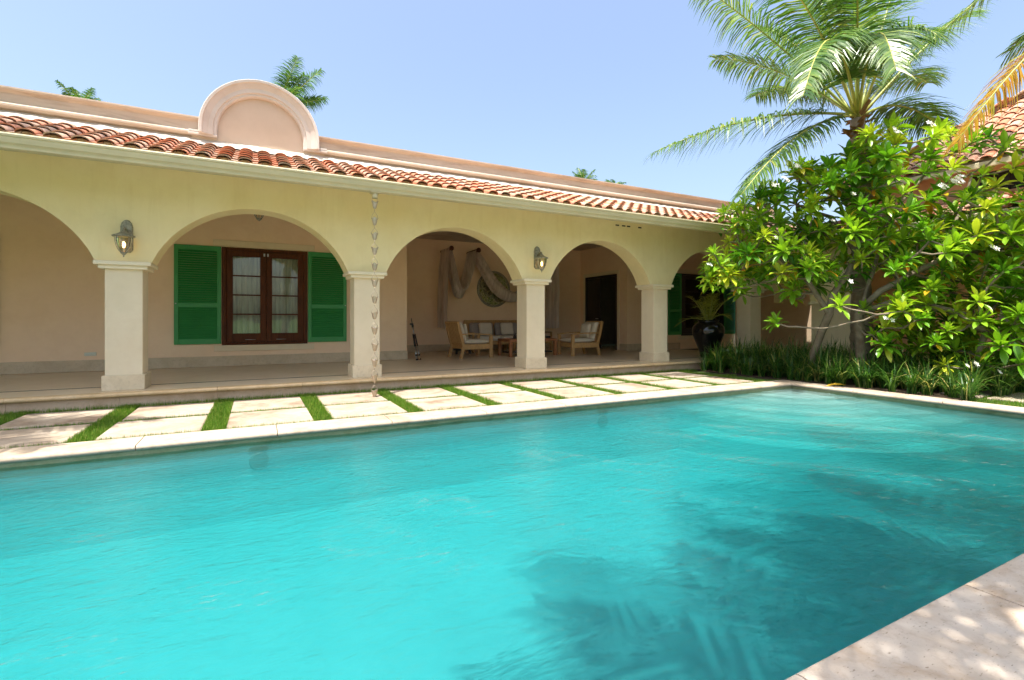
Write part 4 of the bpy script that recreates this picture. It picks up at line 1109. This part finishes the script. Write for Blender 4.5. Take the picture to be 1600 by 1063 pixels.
e4 = limb([(1262,440,9.3),(1215,400,9.4),(1150,390,9.7)], f0)
b1 = at(1348, 590, 9.3); nodes.append(Vector((b1.x, b1.y, GL-.05))); par.append(-1); r1_ = len(nodes)-1
e2 = limb([(1345,540,9.2),(1342,490,9.1)], r1_)
e3 = limb([(1375,455,8.9),(1425,428,8.7),(1470,405,8.6),(1530,395,8.4),(1590,385,8.2)], e2)
limb([(1362,430,9.2),(1372,395,9.3),(1395,330,9.2),(1440,280,9.1)], e2); limb([(1400,470,8.7),(1460,480,8.4),(1530,500,8.1)], e2)
limb([(1500,330,8.8),(1520,270,8.8)], e3-4)
ros.sort(key=lambda q: min((q[0]-n).length for n in nodes))
tips = []
for p, rv_ in ros:
    best = min(range(len(nodes)), key=lambda i: (nodes[i]-p).length+(.8 if nodes[i].z > p.z+.15 else 0)+(1.2 if i < 6 else 0))
    a = nodes[best]; L = (p-a).length; k = max(1, int(L/.18)); prev = best; sag = Vector((0,0,-.10*L))
    for i in range(1, k+1):
        u = i/k; q = a.lerp(p, u)+sag*4*u*(1-u)+(Vector((rp.uniform(-1,1), rp.uniform(-1,1), rp.uniform(-1,1)))*.02 if i < k else Vector())
        nodes.append(q); par.append(prev); prev = len(nodes)-1
    tips.append((p, (nodes[-1]-nodes[par[-1]]).normalized()))
cnt = [0]*len(nodes)
kids = [0]*len(nodes)
for i in range(len(nodes)):
    if par[i] >= 0: kids[par[i]] += 1
for i in range(len(nodes)):
    if kids[i] == 0:
        j = i
        while j >= 0: cnt[j] += 1; j = par[j]
rad = [min(.085, .0085+.0066*math.sqrt(c_)) for c_ in cnt]
wd_ = MB()
for i in range(len(nodes)):
    if par[i] >= 0 and (nodes[i]-nodes[par[i]]).length > 1e-4:
        rA = min(rad[par[i]], rad[i]*1.35) if kids[par[i]] > 1 else rad[par[i]]
        d_ = (nodes[i]-nodes[par[i]]).normalized()
        wd_.tube([nodes[par[i]]-d_*rA*.3, nodes[i]+d_*rad[i]*.25], [rA, rad[i]], 8 if rad[i] > .03 else 5, False)
wd_.build('trunk', M['plumbark'], t)
lv = MB()
def leaf(mb, p, d, L, w, cv, droop):
    d = d.normalized(); s_ = d.cross(Vector((0,0,1)))
    if s_.length < .1: s_ = Vector((1,0,0))
    s_.normalize(); s_ = (Matrix.Rotation(rp.uniform(-.5,.5), 3, d) @ s_); vs = []; q = Vector(p); n = 5; mb.cur = cv
    prof = (.12, .55, .85, 1.0, .72, 0)
    nn = s_.cross(d).normalized()
    for k in range(n+1):
        w_ = w*prof[k]*.5; up_v = s_.cross(d).normalized()
        if k == n: vs.append(q)
        else: vs += [q-s_*w_+up_v*w_*.35, q, q+s_*w_+up_v*w_*.35]
        d = (d+Vector((0,0,-droop/n))).normalized(); q = q+d*(L/n)
    fs = []
    for k in range(n-1):
        for m_ in (0, 1): fs.append((3*k+m_, 3*k+m_+1, 3*k+m_+4, 3*k+m_+3))
    fs += [(3*n-3, 3*n-2, 3*n), (3*n-2, 3*n-1, 3*n)]
    mb.add(vs, fs, True)
for p, ax in tips:
    ax = (ax*.5+Vector((rp.uniform(-.4,.4), rp.uniform(-.7,.1), .75))).normalized()
    q1 = ax.orthogonal().normalized(); q2 = ax.cross(q1); nlv = rp.randint(14, 20); tone = rp.gauss(.44, .22); sz = rp.uniform(.17, .31)
    for k in range(nlv):
        f = k/nlv; a = k*2.399+rp.uniform(-.2,.2); open_ = .25+1.25*f+rp.uniform(-.1,.15)
        d = ax*math.cos(open_)+(q1*math.cos(a)+q2*math.sin(a))*math.sin(open_)
        cv = min(.84, tone+.18*(1-f)+rp.uniform(-.1,.1))
        if f > .72 and rp.random() < .20: cv = rp.uniform(.86, 1.0)
        L = sz*(.65+.55*math.sin(min(1,f+.25)*math.pi*.62))*rp.uniform(.85,1.1)
        leaf(lv, p-ax*.05*f+d*.01, d, L, L*rp.uniform(.25,.32), min(1, max(0, cv)), .35+.75*f)
lv.build('crown', M['plum'], t)
def flower(c, n, spread):
    fl_ = MB()
    for _ in range(n):
        o = c+Vector((rp.uniform(-1,1), rp.uniform(-1,.2), rp.uniform(-.5,.7)))*spread; ax = Vector((rp.uniform(-.5,.5), -.7, rp.uniform(.2,.9))).normalized(); q1 = ax.orthogonal().normalized(); q2 = ax.cross(q1)
        for k in range(5):
            a = 2*math.pi*k/5; d = (q1*math.cos(a)+q2*math.sin(a)); sdv = (q2*math.cos(a)-q1*math.sin(a))
            fl_.add([o, o+d*.02+sdv*.014+ax*.008, o+d*.042+sdv*.006+ax*.012, o+d*.045-sdv*.006+ax*.010, o+d*.022-sdv*.012+ax*.004], [(0,1,2,3,4)])
    fl_.build('flower_cluster', M['petal'], t)
for x, y, n, s_ in ((1108,414,4,.03),(1208,290,9,.07),(1225,282,7,.06),(1300,345,3,.03),(1398,206,7,.06),(1452,195,6,.05),(1490,283,26,.11),(1470,292,10,.06),(1330,303,5,.04),(1382,497,3,.03),(1392,500,2,.02),(1510,572,3,.03),(1522,570,4,.03),(1550,388,6,.05),(1212,372,3,.02),(1328,440,3,.03),(1245,262,7,.06),(1560,582,2,.02)):
    flower(at(x, y, dep(x)-.75), n, s_)

# ------------------------------------------------------------------ border planting
rb_ = random.Random(91); bd = MB()
def clump(x, y, n, hh):
    for _ in range(n):
        a = rb_.uniform(0, 2*math.pi); d = Vector((math.cos(a), math.sin(a), 0)); q = Vector((-d.y, d.x, 0)); H = hh*rb_.uniform(.5,1.2); rch = H*rb_.uniform(.15,1.25)
        bd.cur = min(1, max(0, rb_.gauss(.47,.34))); P0 = Vector((x+rb_.uniform(-.05,.05), y+rb_.uniform(-.05,.05), GL)); w_ = rb_.uniform(.010,.024); vs = []; sg = 4
        for k in range(sg+1):
            u = k/sg; c_ = P0+d*rch*u**1.7+Vector((0,0,H*(u*1.3-.62*u**2.6*(rch/H+.15)))); ww_ = w_*(1-u**3)*.5
            if k == sg: vs.append(c_)
            else: vs += [c_-q*ww_, c_+q*ww_]
        bd.add(vs, [(2*k, 2*k+1, 2*k+3, 2*k+2) for k in range(sg-1)]+[(2*sg-2, 2*sg-1, 2*sg)])
y = 3.42
while y < 8.45:
    x = 9.30
    while x < 12.4:
        if not (x < 9.6 and y > 8.3):
            clump(x+rb_.uniform(-.13,.13), y+rb_.uniform(-.13,.13), int((62 if x < 10.8 else 30)*rb_.uniform(.5,1.3)), rb_.uniform(.42,.74)+(.05 if x > 9.8 else -.10))
        x += .26
    y += .25
for k in range(12): clump(9.6+rb_.uniform(0,.9), 8.3+rb_.uniform(0,.12), 34, .45)
tag(bd.build('border_grass', M['lily']), 'dark green strappy border grass filling the bed at the pool corner', 'ground cover', None, 'stuff')
lf = MB(); rp = random.Random(5); leaf(lf, at(1290, 604, 8.75), Vector((.8,-.5,.25)), .34, .12, .9, .3)
tag(lf.build('fallen_leaf', M['yellow']), 'yellow fallen leaf at the edge of the border grass by the coping', 'leaf')
# pool lights on the far wall, under water
for x, lab in ((.03, 'round dark pool light under water below the second arch'), (4.45, 'round dark pool light under water near the pool steps')):
    t = thing('pool_light', lab, 'pool light', (x, PY1, -.44), 'underwater pool lights')
    MB().lathe([(0,.02),(.07,.02),(.09,.014),(.095,.0)], (0,0,0), 24, True, Matrix.Translation((x, PY1, -.47)) @ Matrix.Rotation(R(90), 4, 'X')).build('lens', M['lens'], t)

# tidy: part objects are stored relative to the Empty at the thing's base
for o in list(bpy.data.objects):
    if o.get('_base') is not None: del o['_base']
